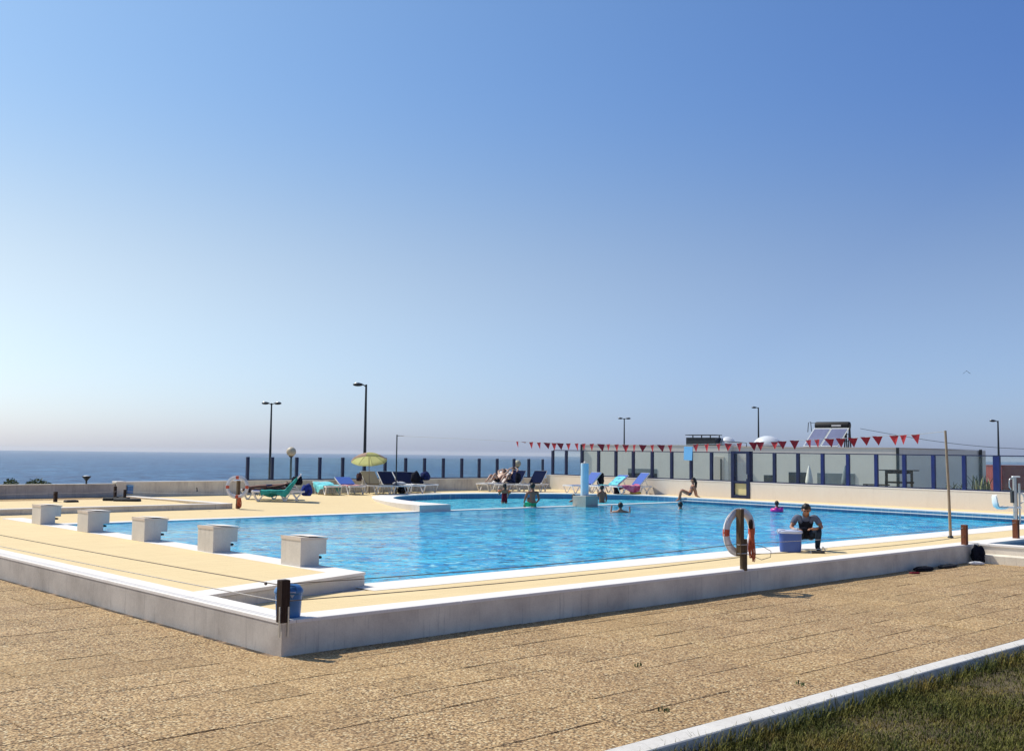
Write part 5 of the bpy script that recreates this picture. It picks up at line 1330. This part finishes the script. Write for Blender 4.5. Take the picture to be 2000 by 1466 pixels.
# ------------------------------------------------------------------ people
dg = None
def skin_mesh(name, joints, edges, radii, sub=2):
    """one continuous surface grown around connected joints"""
    names = list(joints); bm_ = bpy.data.meshes.new(name + '_cage')
    bm_.from_pydata([joints[n_] for n_ in names], [(names.index(a), names.index(b)) for a, b in edges], [])
    ob = bpy.data.objects.new(name, bm_); COL.objects.link(ob)
    md = ob.modifiers.new('skin', 'SKIN'); md.branch_smoothing = 0.6
    ss_ = ob.modifiers.new('sub', 'SUBSURF'); ss_.levels = sub; ss_.render_levels = sub
    for i, n_ in enumerate(names):
        r_ = radii[n_]; sv = bm_.skin_vertices[0].data[i]
        sv.radius = (r_, r_) if not isinstance(r_, tuple) else r_
        sv.use_root = (i == 0)
    dgr = bpy.context.evaluated_depsgraph_get(); dgr.update()
    me = bpy.data.meshes.new_from_object(ob.evaluated_get(dgr))
    bpy.data.objects.remove(ob); bpy.data.meshes.remove(bm_)
    me.polygons.foreach_set('use_smooth', [True] * len(me.polygons)); return me
BASE_R = dict(pelvis=0.125, waist=0.105, chest=0.125, neck=0.052, jaw=0.062, head=0.085, crown=0.07, shl=0.062, shr=0.062, ell=0.040, elr=0.040, wrl=0.026, wrr=0.026, hal=0.034, har=0.034,
              hil=0.085, hir=0.085, knl=0.058, knr=0.058, anl=0.036, anr=0.036, tol=0.032, tor=0.032, thl=0.078, thr=0.078, cal=0.055, car=0.055)
EDGES = [('pelvis', 'waist'), ('waist', 'chest'), ('chest', 'neck'), ('neck', 'jaw'), ('jaw', 'head'), ('head', 'crown'), ('chest', 'shl'), ('chest', 'shr'), ('shl', 'ell'), ('shr', 'elr'), ('ell', 'wrl'), ('elr', 'wrr'), ('wrl', 'hal'), ('wrr', 'har'),
         ('pelvis', 'hil'), ('pelvis', 'hir'), ('hil', 'knl'), ('hir', 'knr'), ('knl', 'anl'), ('knr', 'anr'), ('anl', 'tol'), ('anr', 'tor')]
def person(label, loc, rz, J, skin_m, scale=1.0, clothes=(), hair='short', fingers=False, rscale=1.0, face=True):
    """J: joints in metres, +y forward, +x to the person's right, z up. clothes: (part name, joints, edges, grow, material)"""
    t = thing('person', label, 'person', loc, rz)
    J = {k: Vector(v) * scale for k, v in J.items()}
    ed = [(a, b) for a, b in EDGES if a in J and b in J]
    order = ['pelvis'] + [k for k in J if k != 'pelvis']
    JJ = {k: J[k] for k in order}
    RR = {k: BASE_R[k] * scale * rscale for k in JJ}
    RR['chest'] = (0.150 * scale * rscale, 0.105 * scale * rscale); RR['waist'] = (0.12 * scale * rscale, 0.09 * scale * rscale); RR['pelvis'] = (0.135 * scale * rscale, 0.105 * scale * rscale)
    me = skin_mesh('body', JJ, ed, RR); me.materials.append(M[skin_m])
    o = bpy.data.objects.new('body', me); COL.objects.link(o); o.parent = t
    hd = J['head']; up = (J['crown'] - J['jaw']).normalized()
    fw = J.get('_fwd', None)
    fwd = Vector((0, 1, 0)); fwd = (fwd - up * fwd.dot(up)).normalized() if abs(up.y) < 0.97 else Vector((0, 0, 1))
    rt = fwd.cross(up)
    s_ = scale
    # hair
    mb = MB(); mb.ball((0, 0, 0), 1, 16, 10)
    out = []
    for v in mb.v:
        q = Vector(v)
        k_ = 1.0 + 0.05 * math.sin(q.x * 9 + q.z * 7) + 0.03 * math.sin(q.y * 17)
        rad = Vector((0.096, 0.112, 0.104)) * s_
        ql = Vector((q.x * rad.x, q.y * rad.y, q.z * rad.z)) * k_ + Vector((0, -0.016, 0.030)) * s_
        if q.y > 0.25 and q.z < 0.42: ql = ql * 0.70 + Vector((0, -0.012, 0.03)) * s_
        out.append(hd + rt * ql.x + fwd * ql.y + up * ql.z)
    mb.v = [tuple(q) for q in out]; mb.build('hair', 'hair', t)
    if hair in ('long', 'pony'):
        mb = MB(); b0_ = hd - fwd * 0.085 * s_ + up * 0.03 * s_
        dn = Vector((0, -0.05, -0.33)) * s_ if hair == 'long' else Vector((0, -0.06, -0.22)) * s_
        mb.tube([b0_, b0_ + dn * 0.35 - fwd * 0.02 * s_, b0_ + dn * 0.7, b0_ + dn], [0.055 * s_, 0.06 * s_, 0.045 * s_, 0.015 * s_], 10); mb.build('hair_length', 'hair', t)
    if face:
        mb = MB(); p = hd + fwd * 0.083 * s_ - up * 0.012 * s_
        mb.tube([p + up * 0.03 * s_, p + fwd * 0.014 * s_ + up * 0.0, p + fwd * 0.024 * s_ - up * 0.022 * s_, p - up * 0.03 * s_], [0.007 * s_, 0.010 * s_, 0.014 * s_, 0.006 * s_], 8); mb.build('nose', skin_m, t)
        for sg_ in (-1, 1):
            mb = MB(); q = hd + fwd * 0.080 * s_ + rt * sg_ * 0.033 * s_ + up * 0.012 * s_; mb.ball(tuple(q), 0.010 * s_, 8, 6, (1.3, 0.6, 0.6)); mb.build('eye', 'hair', t)
            mb = MB(); q = q + up * 0.018 * s_ + fwd * 0.004 * s_; mb.tube([q - rt * 0.02 * s_, q + rt * 0.02 * s_], 0.006 * s_, 6); mb.build('eyebrow', 'hair', t)
            mb = MB(); q = hd + rt * sg_ * 0.086 * s_ - up * 0.0; mb.ball(tuple(q), 0.022 * s_, 8, 6, (0.5, 0.8, 1.2)); mb.build('ear', skin_m, t)
        mb = MB(); q = hd + fwd * 0.078 * s_ - up * 0.058 * s_; mb.tube([q - rt * 0.022 * s_, q + fwd * 0.004 * s_, q + rt * 0.022 * s_], 0.005 * s_, 6); mb.build('mouth', 'skin_dark', t)
    segs = [(a, b, J[a], J[b]) for a, b in ed]
    for g_ in clothes:
        if len(g_) != 4: raise ValueError(label)
        nm, allow, grow, mt = g_; src = o.data; keep = {}; vs_ = []; fs_ = []
        cls = []
        for v in src.vertices:
            best = None
            for a, b, A, B in segs:
                d_ = B - A; tt = max(0.0, min(1.0, (v.co - A).dot(d_) / max(1e-9, d_.length_squared)))
                ra = RR[a][0] if isinstance(RR[a], tuple) else RR[a]; rb_ = RR[b][0] if isinstance(RR[b], tuple) else RR[b]
                q = (v.co - A.lerp(B, tt)).length / (ra * (1 - tt) + rb_ * tt)
                if best is None or q < best[0]: best = (q, a, b, tt)
            r_ = allow.get((best[1], best[2])); cls.append(r_ is not None and r_[0] <= best[3] <= r_[1])
        for p in src.polygons:
            if sum(cls[i] for i in p.vertices) * 2 >= len(p.vertices):
                for i in p.vertices:
                    if i not in keep: keep[i] = len(vs_); vs_.append(src.vertices[i].co + src.vertices[i].normal * grow * scale)
                fs_.append(tuple(keep[i] for i in p.vertices))
        mb = MB(); mb.add(vs_, fs_, True); mb.build(nm, mt, t)
    for nm, js, es, grow, mt in ():
        JC = {}
        for j in js:
            if isinstance(j, tuple): JC[j[0]] = Vector(j[1]) * scale
            else: JC[j] = J[j]
        RC = {}
        for k in JC:
            base = RR.get(k, 0.06 * scale)
            if k not in RR and k in ('sll', 'slr'): base = 0.05 * scale
            if k in ('thl', 'thr', 'cal', 'car'): base = BASE_R[k] * scale * rscale
            RC[k] = tuple(b * grow for b in base) if isinstance(base, tuple) else base * grow
            if nm in ('shirt', 'vest') and k == 'neck': RC[k] = base * 0.9 if not isinstance(base, tuple) else base
        me = skin_mesh(nm, JC, es, RC); me.materials.append(M[mt])
        o = bpy.data.objects.new(nm, me); COL.objects.link(o); o.parent = t
    # hands
    for sd, wr, ha in ((-1, 'wrl', 'hal'), (1, 'wrr', 'har')):
        if ha not in J or not fingers: continue
        d = (J[ha] - J[wr]).normalized(); side = d.cross(Vector((0, 0, 1)))
        side = side.normalized() if side.length > 0.1 else Vector((1, 0, 0)); nrm = side.cross(d)
        lens = (0.062, 0.072, 0.068, 0.054)
        for i in range(4):
            b_ = J[ha] + side * (i - 1.5) * 0.018 * s_ + d * 0.018 * s_; L_ = lens[i] * s_
            mb = MB(); mb.tube([b_ - d * 0.02 * s_, b_ + d * L_ * 0.4, b_ + d * L_ * 0.75 - nrm * 0.012 * s_, b_ + d * L_ * 0.95 - nrm * 0.030 * s_], [0.010 * s_, 0.0095 * s_, 0.0085 * s_, 0.006 * s_], 7); mb.build('finger', skin_m, t)
        b_ = J[ha] - side * sd * 0.03 * s_ - d * 0.015 * s_
        mb = MB(); mb.tube([b_ + side * sd * 0.01 * s_, b_ - side * sd * 0.022 * s_ + d * 0.02 * s_, b_ - side * sd * 0.026 * s_ + d * 0.045 * s_ - nrm * 0.01 * s_], [0.012 * s_, 0.010 * s_, 0.007 * s_], 7); mb.build('thumb', skin_m, t)
    return t
def facing(az): return R(az - 90)
TORSO = [('pelvis', 'waist'), ('waist', 'chest'), ('chest', 'neck'), ('chest', 'shl'), ('chest', 'shr')]
SHIRT_E = TORSO + [('shl', 'sll'), ('shr', 'slr')]
LEGS_E = [('pelvis', 'hil'), ('pelvis', 'hir'), ('hil', 'knl'), ('hir', 'knr'), ('knl', 'anl'), ('knr', 'anr')]
# crouching attendant
J = dict(pelvis=(0, -0.14, 0.30), waist=(0, -0.06, 0.44), chest=(0, 0.05, 0.62), neck=(0.0, 0.11, 0.73), jaw=(0.0, 0.165, 0.75), head=(0.0, 0.195, 0.82), crown=(0.0, 0.225, 0.872),
         shl=(-0.185, 0.06, 0.68), shr=(0.185, 0.06, 0.68), ell=(-0.31, 0.16, 0.47), elr=(0.30, 0.17, 0.46), wrl=(-0.16, 0.37, 0.46), wrr=(0.20, 0.42, 0.43), hal=(-0.09, 0.41, 0.46), har=(0.16, 0.48, 0.44),
         hil=(-0.11, -0.10, 0.28), hir=(0.11, -0.10, 0.28), knl=(-0.24, 0.27, 0.43), knr=(0.16, 0.27, 0.43), anl=(-0.22, 0.12, 0.07), anr=(0.14, 0.12, 0.07), tol=(-0.24, 0.30, 0.035), tor=(0.15, 0.30, 0.035))
person('dark haired man in grey shirt and dark vest crouching over the blue cooler', (13.69, 2.52, ZN), facing(215), J, 'skin_tan', 1.0,
       (('shirt', {('pelvis','waist'):(0.2,1),('waist','chest'):(0,1),('chest','neck'):(0,0.6),('chest','shl'):(0,1),('chest','shr'):(0,1),('shl','ell'):(0,0.62),('shr','elr'):(0,0.62)}, 0.014, 'shirt_grey'), ('vest', {('pelvis','waist'):(0,1),('waist','chest'):(0,0.9),('hil','knl'):(0,0.25),('pelvis','hil'):(0,1),('pelvis','hir'):(0,1)}, 0.024, 'apron_dark'), ('trousers', {('pelvis','waist'):(0,0.5),('pelvis','hil'):(0,1),('pelvis','hir'):(0,1),('hil','knl'):(0,1),('hir','knr'):(0,1),('knl','anl'):(0,0.95),('knr','anr'):(0,0.95)}, 0.014, 'jeans'), ('shoes', {('anl','tol'):(0,1),('anr','tor'):(0,1),('knl','anl'):(0.93,1),('knr','anr'):(0.93,1)}, 0.012, 'cloth_black')), fingers=True)
# cooler and what lies around it
t = thing('cooler_box', 'large blue cooler with a pale lilac lid in front of the crouching man', 'cooler', (13.09, 2.50, ZN), R(-58))
def rounded_tub(mb, prof, a, b, e=3.2, n=40):
    """stack of superellipse rings: prof gives (scale, height)"""
    vs = []
    for (k_, z) in prof:
        for i in range(n):
            th = 2 * PI * i / n; c_, s_ = math.cos(th), math.sin(th)
            vs.append((math.copysign(abs(c_) ** (2 / e), c_) * a * k_, math.copysign(abs(s_) ** (2 / e), s_) * b * k_, z))
    m = len(prof); fs = [(i * n + j, i * n + (j + 1) % n, (i + 1) * n + (j + 1) % n, (i + 1) * n + j) for i in range(m - 1) for j in range(n)]
    mb.add(vs, fs, True); mb.add(vs[:n], [tuple(range(n - 1, -1, -1))]); mb.add(vs[-n:], [tuple(range(n))]); return mb
rounded_tub(MB(), [(0.86, 0.0), (0.91, 0.012), (0.93, 0.05), (1.0, 0.36), (1.0, 0.385)], 0.225, 0.155).build('body', 'cooler_blue', t)
rounded_tub(MB(), [(1.02, 0.372), (1.07, 0.378), (1.07, 0.405), (1.04, 0.425), (0.9, 0.434), (0.6, 0.437)], 0.225, 0.155).build('lid', 'cooler_lid', t)
mb = MB(); mb.tube([(-0.235, -0.1, 0.36), (-0.255, -0.1, 0.43), (-0.23, -0.12, 0.45), (-0.10, -0.13, 0.448)], 0.012, 6); mb.build('carry_handle', 'cooler_lid', t)
tag(MB().box((-0.10, -0.07, 0), (0.10, 0.07, 0.012)).build('paper_pad', 'cloth_white'), 'white paper pad under the man\'s hand on the cooler', 'paper').location = (13.22, 2.44, ZN + 0.45)
crumple('dark_pouch', 'small dark pouch lying on the cooler lid beside the paper', 'pouch', (13.25, 2.30, ZN + 0.435), (0.08, 0.05, 0.035), 'cloth_black', 61, rz=R(-40))
t = thing('tool_case', 'silver tool lying on the deck right of the cooler', 'tool', (13.25, 1.98, ZN), R(-48))
mb = MB(); mb.box((-0.13, -0.04, 0.0), (0.13, 0.04, 0.045), 0.008); mb.build('body', 'dark_metal', t)
mb = MB(); mb.box((-0.14, -0.045, 0.0), (-0.131, 0.045, 0.05)); mb.build('end_plate', 'white_plastic', t)
mb = MB(); mb.tube([(-0.30, 0.12, 0.07), (0.05, 0.07, 0.075), (0.2, 0.05, 0.09)], 0.008, 6); mb.tube([(0.08, 0.06, 0.05), (0.11, 0.06, 0.13)], 0.01, 6); mb.tube([(0.16, 0.05, 0.05), (0.12, 0.05, 0.12)], 0.01, 6); mb.build('rod', 'steel', t)

# woman on the pool rim
J = dict(pelvis=(0, 0, 0.11), waist=(0, -0.045, 0.25), chest=(0, -0.09, 0.40), neck=(0, -0.12, 0.54), jaw=(0, -0.10, 0.60), head=(0, -0.11, 0.67), crown=(0, -0.115, 0.72),
         shl=(-0.16, -0.11, 0.47), shr=(0.16, -0.11, 0.47), ell=(-0.20, -0.20, 0.25), elr=(0.20, -0.20, 0.25), wrl=(-0.2, -0.25, 0.04), wrr=(0.2, -0.25, 0.04), hal=(-0.2, -0.31, 0.02), har=(0.2, -0.31, 0.02),
         hil=(-0.1, 0.02, 0.1), hir=(0.1, 0.02, 0.1), knl=(-0.09, 0.40, 0.26), knr=(0.10, 0.36, 0.29), anl=(-0.08, 0.50, -0.12), anr=(0.09, 0.42, -0.10), tol=(-0.08, 0.62, -0.17), tor=(0.09, 0.55, -0.16))
person('woman in a grey bikini sitting on the pool rim leaning back on her hands', (29.62, 17.75, 0.02), facing(137), J, 'skin_tan', 0.98,
       (('bikini_top', {('waist','chest'):(0.72,1),('chest','neck'):(0,0.12)}, 0.007, 'swim_grey'), ('bikini_bottom', {('pelvis','hil'):(0,1),('pelvis','hir'):(0,1),('pelvis','waist'):(0,0.25),('hil','knl'):(0,0.08),('hir','knr'):(0,0.08)}, 0.006, 'swim_grey')), hair='long', rscale=1.05, fingers=True)
# man sitting on the divider, back to us
J = dict(pelvis=(0, 0, 0.11), waist=(0, 0.0, 0.26), chest=(0, -0.01, 0.44), neck=(0, 0.0, 0.60), jaw=(0, 0.03, 0.65), head=(0, 0.02, 0.725), crown=(0, 0.015, 0.775),
         shl=(-0.18, 0, 0.52), shr=(0.18, 0, 0.52), ell=(-0.25, 0.06, 0.27), elr=(0.25, 0.03, 0.26), wrl=(-0.24, 0.24, 0.16), wrr=(0.20, 0.22, 0.14), hal=(-0.22, 0.31, 0.15), har=(0.17, 0.3, 0.13),
         hil=(-0.1, 0.03, 0.1), hir=(0.1, 0.03, 0.1), knl=(-0.16, 0.42, 0.08), knr=(0.12, 0.42, 0.08), anl=(-0.15, 0.45, -0.32), anr=(0.11, 0.45, -0.32), tol=(-0.15, 0.56, -0.38), tor=(0.11, 0.56, -0.38))
person('bare backed man in green shorts sitting on the white wall between the pools', (20.95, 18.08, -0.197), facing(62), J, 'skin_dark', 1.02,
       (('shorts', {('pelvis','hil'):(0,1),('pelvis','hir'):(0,1),('pelvis','waist'):(0,0.25),('hil','knl'):(0,0.7),('hir','knr'):(0,0.7)}, 0.014, 'shorts_green'),))
# standing / wading figures share a simple upright skeleton
def upright(armsl, armsr, lean=0.0):
    return dict(pelvis=(0, 0, 0), waist=(0, 0, 0.16), chest=(0, lean, 0.35), neck=(0, lean, 0.51), jaw=(0, lean + .03, 0.56), head=(0, lean + .02, 0.635), crown=(0, lean + .015, 0.685),
                shl=(-0.17, lean, 0.43), shr=(0.17, lean, 0.43), ell=armsl[0], wrl=armsl[1], hal=armsl[2], elr=armsr[0], wrr=armsr[1], har=armsr[2],
                hil=(-0.1, 0, -0.06), hir=(0.1, 0, -0.06), knl=(-0.1, 0.02, -0.45), knr=(0.1, 0.02, -0.45), anl=(-0.1, 0, -0.83), anr=(0.1, 0, -0.83))
down = (((-0.23, 0.0, 0.18), (-0.24, 0.1, -0.02), (-0.24, 0.13, -0.09)), ((0.23, 0.0, 0.18), (0.24, 0.1, -0.02), (0.24, 0.13, -0.09)))
armsup = (((-0.36, 0.10, 0.36), (-0.33, 0.15, 0.56), (-0.32, 0.15, 0.64)), ((0.34, 0.12, 0.34), (0.33, 0.16, 0.53), (0.33, 0.17, 0.61)))
out_ = (((-0.36, 0.14, 0.36), (-0.5, 0.3, 0.36), (-0.56, 0.36, 0.36)), ((0.36, 0.14, 0.36), (0.5, 0.3, 0.36), (0.56, 0.36, 0.36)))
girl = person('child in dark red swimwear with orange armbands standing in the small pool', (22.45, 21.2, ZW + 0.16), facing(80), upright(((-0.28, 0.03, 0.26), (-0.22, 0.16, 0.20), (-0.18, 0.2, 0.22)), ((0.26, 0.03, 0.22), (0.27, 0.14, 0.1), (0.27, 0.2, 0.05))), 'skin_tan', 0.80,
              (('swimsuit', {**{('pelvis','hil'):(0,1),('pelvis','hir'):(0,1),('pelvis','waist'):(0,0.25),('hil','knl'):(0,0.1),('hir','knr'):(0,0.1)}, ('pelvis','waist'):(0,1), ('waist','chest'):(0,0.6)}, 0.008, 'swim_red'),), hair='pony')
for sx, zz in ((-0.21, 0.30), (0.21, 0.27)):
    mb = MB(); mb.tube([(0.05 * math.cos(2 * PI * i / 12), 0.05 * math.sin(2 * PI * i / 12), 0) for i in range(12)], 0.035, 8, closed=True); mb.v = [(a + sx, b + 0.01, c_ * 1.6 + zz) for a, b, c_ in mb.v]; mb.build('armband', 'orange_float', girl)
person('dark haired child submerged to the neck beside the seated man', (23.2, 20.6, ZW - 0.46), facing(200), upright(*down), 'skin_dark', 0.92)
person('swimmer with both forearms raised beside the column', (21.5, 14.4, ZW - 0.36), facing(40), upright(*armsup), 'skin_tan', 0.92)
person('swimmer showing only head and shoulders below the seated woman', (25.24, 14.82, ZW - 0.46), facing(30), upright(*out_), 'skin_tan', 0.95)
person('bare shouldered man standing behind the pale blue column', (26.4, 19.7, ZW + 0.0), facing(70), upright(*down), 'skin_dark', 0.92)
person('child whose dark head shows left of the pale blue column', (25.7, 20.6, ZW - 0.32), facing(60), upright(*down), 'skin_dark', 0.85)
person('child floating inside the magenta swim ring', (26.6, 11.66, ZW - 0.22), facing(40), upright(*down), 'skin_dark', 0.8)
t = thing('swim_ring', 'magenta inflatable swim ring round the floating child', 'swim ring', (26.6, 11.66, ZW))
mb = MB(); mb.tube([(0.155 * math.cos(2 * PI * i / 24), 0.155 * math.sin(2 * PI * i / 24), 0.06) for i in range(24)], 0.075, 12, closed=True); mb.build('tube', 'pink_float', t)
for q_ in ((-0.15, -0.08, 0.13), (0.08, -0.15, 0.13)):
    mb = MB(); mb.ball(q_, 0.055, 10, 6); mb.build('knob', 'pink_float', t)
# child at the right edge
J = dict(pelvis=(0, 0, 0.12), waist=(0, 0.0, 0.25), chest=(0, 0.02, 0.42), neck=(0, 0.02, 0.56), jaw=(0, 0.05, 0.61), head=(0, 0.04, 0.68), crown=(0, 0.035, 0.73),
         shl=(-0.16, 0.02, 0.48), shr=(0.16, 0.02, 0.48), ell=(-0.2, 0.12, 0.28), elr=(0.2, 0.12, 0.28), wrl=(-0.14, 0.3, 0.26), wrr=(0.14, 0.3, 0.26), hal=(-0.1, 0.36, 0.28), har=(0.1, 0.36, 0.28),
         hil=(-0.1, 0.03, 0.1), hir=(0.1, 0.03, 0.1), knl=(-0.2, 0.35, 0.14), knr=(0.2, 0.35, 0.14), anl=(-0.05, 0.42, 0.04), anr=(0.05, 0.36, 0.04))
person('dark haired girl in a navy swimsuit sitting at the far right edge', (28.15, 3.45, -0.17), facing(-20), J, 'skin_light', 0.92,
       (('swimsuit', {**{('pelvis','hil'):(0,1),('pelvis','hir'):(0,1),('pelvis','waist'):(0,0.25),('hil','knl'):(0,0.05),('hir','knr'):(0,0.05)}, ('pelvis','waist'):(0,1), ('waist','chest'):(0,1)}, 0.008, 'swim_navy'),), hair='pony', rscale=0.9)
# reclining people: x axis of the sunbed runs foot to head; local y forward = towards the feet
def recline(back, knees=True, arms='head'):
    c_, s_ = math.cos(back), math.sin(back)
    def b(d, h=0.0): return (0, -d * c_ - h * -s_ * -1 * 0, 0.1 + d * s_ + h)
    J = dict(pelvis=(0, 0, 0.10), waist=(0, -0.15 * c_, 0.10 + 0.15 * s_), chest=(0, -0.34 * c_, 0.11 + 0.34 * s_), neck=(0, -0.50 * c_, 0.12 + 0.50 * s_), jaw=(0, -0.55 * c_, 0.15 + 0.55 * s_),
             head=(0, -0.62 * c_, 0.15 + 0.62 * s_), crown=(0, -0.67 * c_, 0.15 + 0.67 * s_), shl=(-0.17, -0.42 * c_, 0.11 + 0.42 * s_), shr=(0.17, -0.42 * c_, 0.11 + 0.42 * s_),
             hil=(-0.1, 0.03, 0.10), hir=(0.1, 0.03, 0.10))
    if knees: J.update(knl=(-0.1, 0.30, 0.46), knr=(0.12, 0.34, 0.40), anl=(-0.1, 0.62, 0.09), anr=(0.12, 0.66, 0.09), tol=(-0.1, 0.74, 0.07), tor=(0.12, 0.78, 0.07))
    else: J.update(knl=(-0.12, 0.42, 0.11), knr=(0.12, 0.42, 0.11), anl=(-0.13, 0.82, 0.07), anr=(0.13, 0.82, 0.07), tol=(-0.15, 0.9, 0.14), tor=(0.15, 0.9, 0.14))
    if arms == 'head':
        J.update(ell=(-0.32, -0.60 * c_, 0.15 + 0.62 * s_), elr=(0.32, -0.60 * c_, 0.15 + 0.62 * s_), wrl=(-0.12, -0.68 * c_, 0.16 + 0.72 * s_), wrr=(0.12, -0.68 * c_, 0.16 + 0.72 * s_), hal=(-0.05, -0.7 * c_, 0.17 + 0.74 * s_), har=(0.05, -0.7 * c_, 0.17 + 0.74 * s_))
    else:
        J.update(ell=(-0.25, -0.18 * c_, 0.10 + 0.2 * s_), elr=(0.25, -0.18 * c_, 0.10 + 0.2 * s_), wrl=(-0.24, 0.08, 0.09), wrr=(0.24, 0.08, 0.09), hal=(-0.24, 0.15, 0.09), har=(0.24, 0.15, 0.09))
    return J
def on_bed(bed, u, z, az_off=180.0):
    a = bed.rotation_euler[2]; return (bed.location.x + math.cos(a) * u, bed.location.y + math.sin(a) * u, bed.location.z + z), R(az_off - 90) + a
lo, rz = on_bed(LI, 1.12, 0.36)
person('sunbather lying knees up with arms behind the head on the white sunbed', lo, rz, recline(R(42)), 'skin_light', 0.95, (('swimwear', {('pelvis','hil'):(0,1),('pelvis','hir'):(0,1),('pelvis','waist'):(0,0.25),('hil','knl'):(0,0.3),('hir','knr'):(0,0.3)}, 0.008, 'cloth_black'),))
lo, rz = on_bed(LB, 1.02, 0.35)
person('tanned sunbather lying flat behind the sea green towel', lo, rz, recline(R(5), False, 'side'), 'skin_dark', 0.92, (('swimwear', {('pelvis','hil'):(0,1),('pelvis','hir'):(0,1),('pelvis','waist'):(0,0.25),('hil','knl'):(0,0.3),('hir','knr'):(0,0.3)}, 0.008, 'cloth_dark_blue'),))
lo, rz = on_bed(LK, 1.05, 0.36)
person('sunbather with arms folded over the head behind the two navy sunbed backs', (27.6, 26.45, 0.34), R(-90) + R(194), recline(R(60), True), 'skin_light', 0.9, (('swimwear', {('pelvis','hil'):(0,1),('pelvis','hir'):(0,1),('pelvis','waist'):(0,0.25),('hil','knl'):(0,0.3),('hir','knr'):(0,0.3)}, 0.008, 'cloth_dark_blue'),))
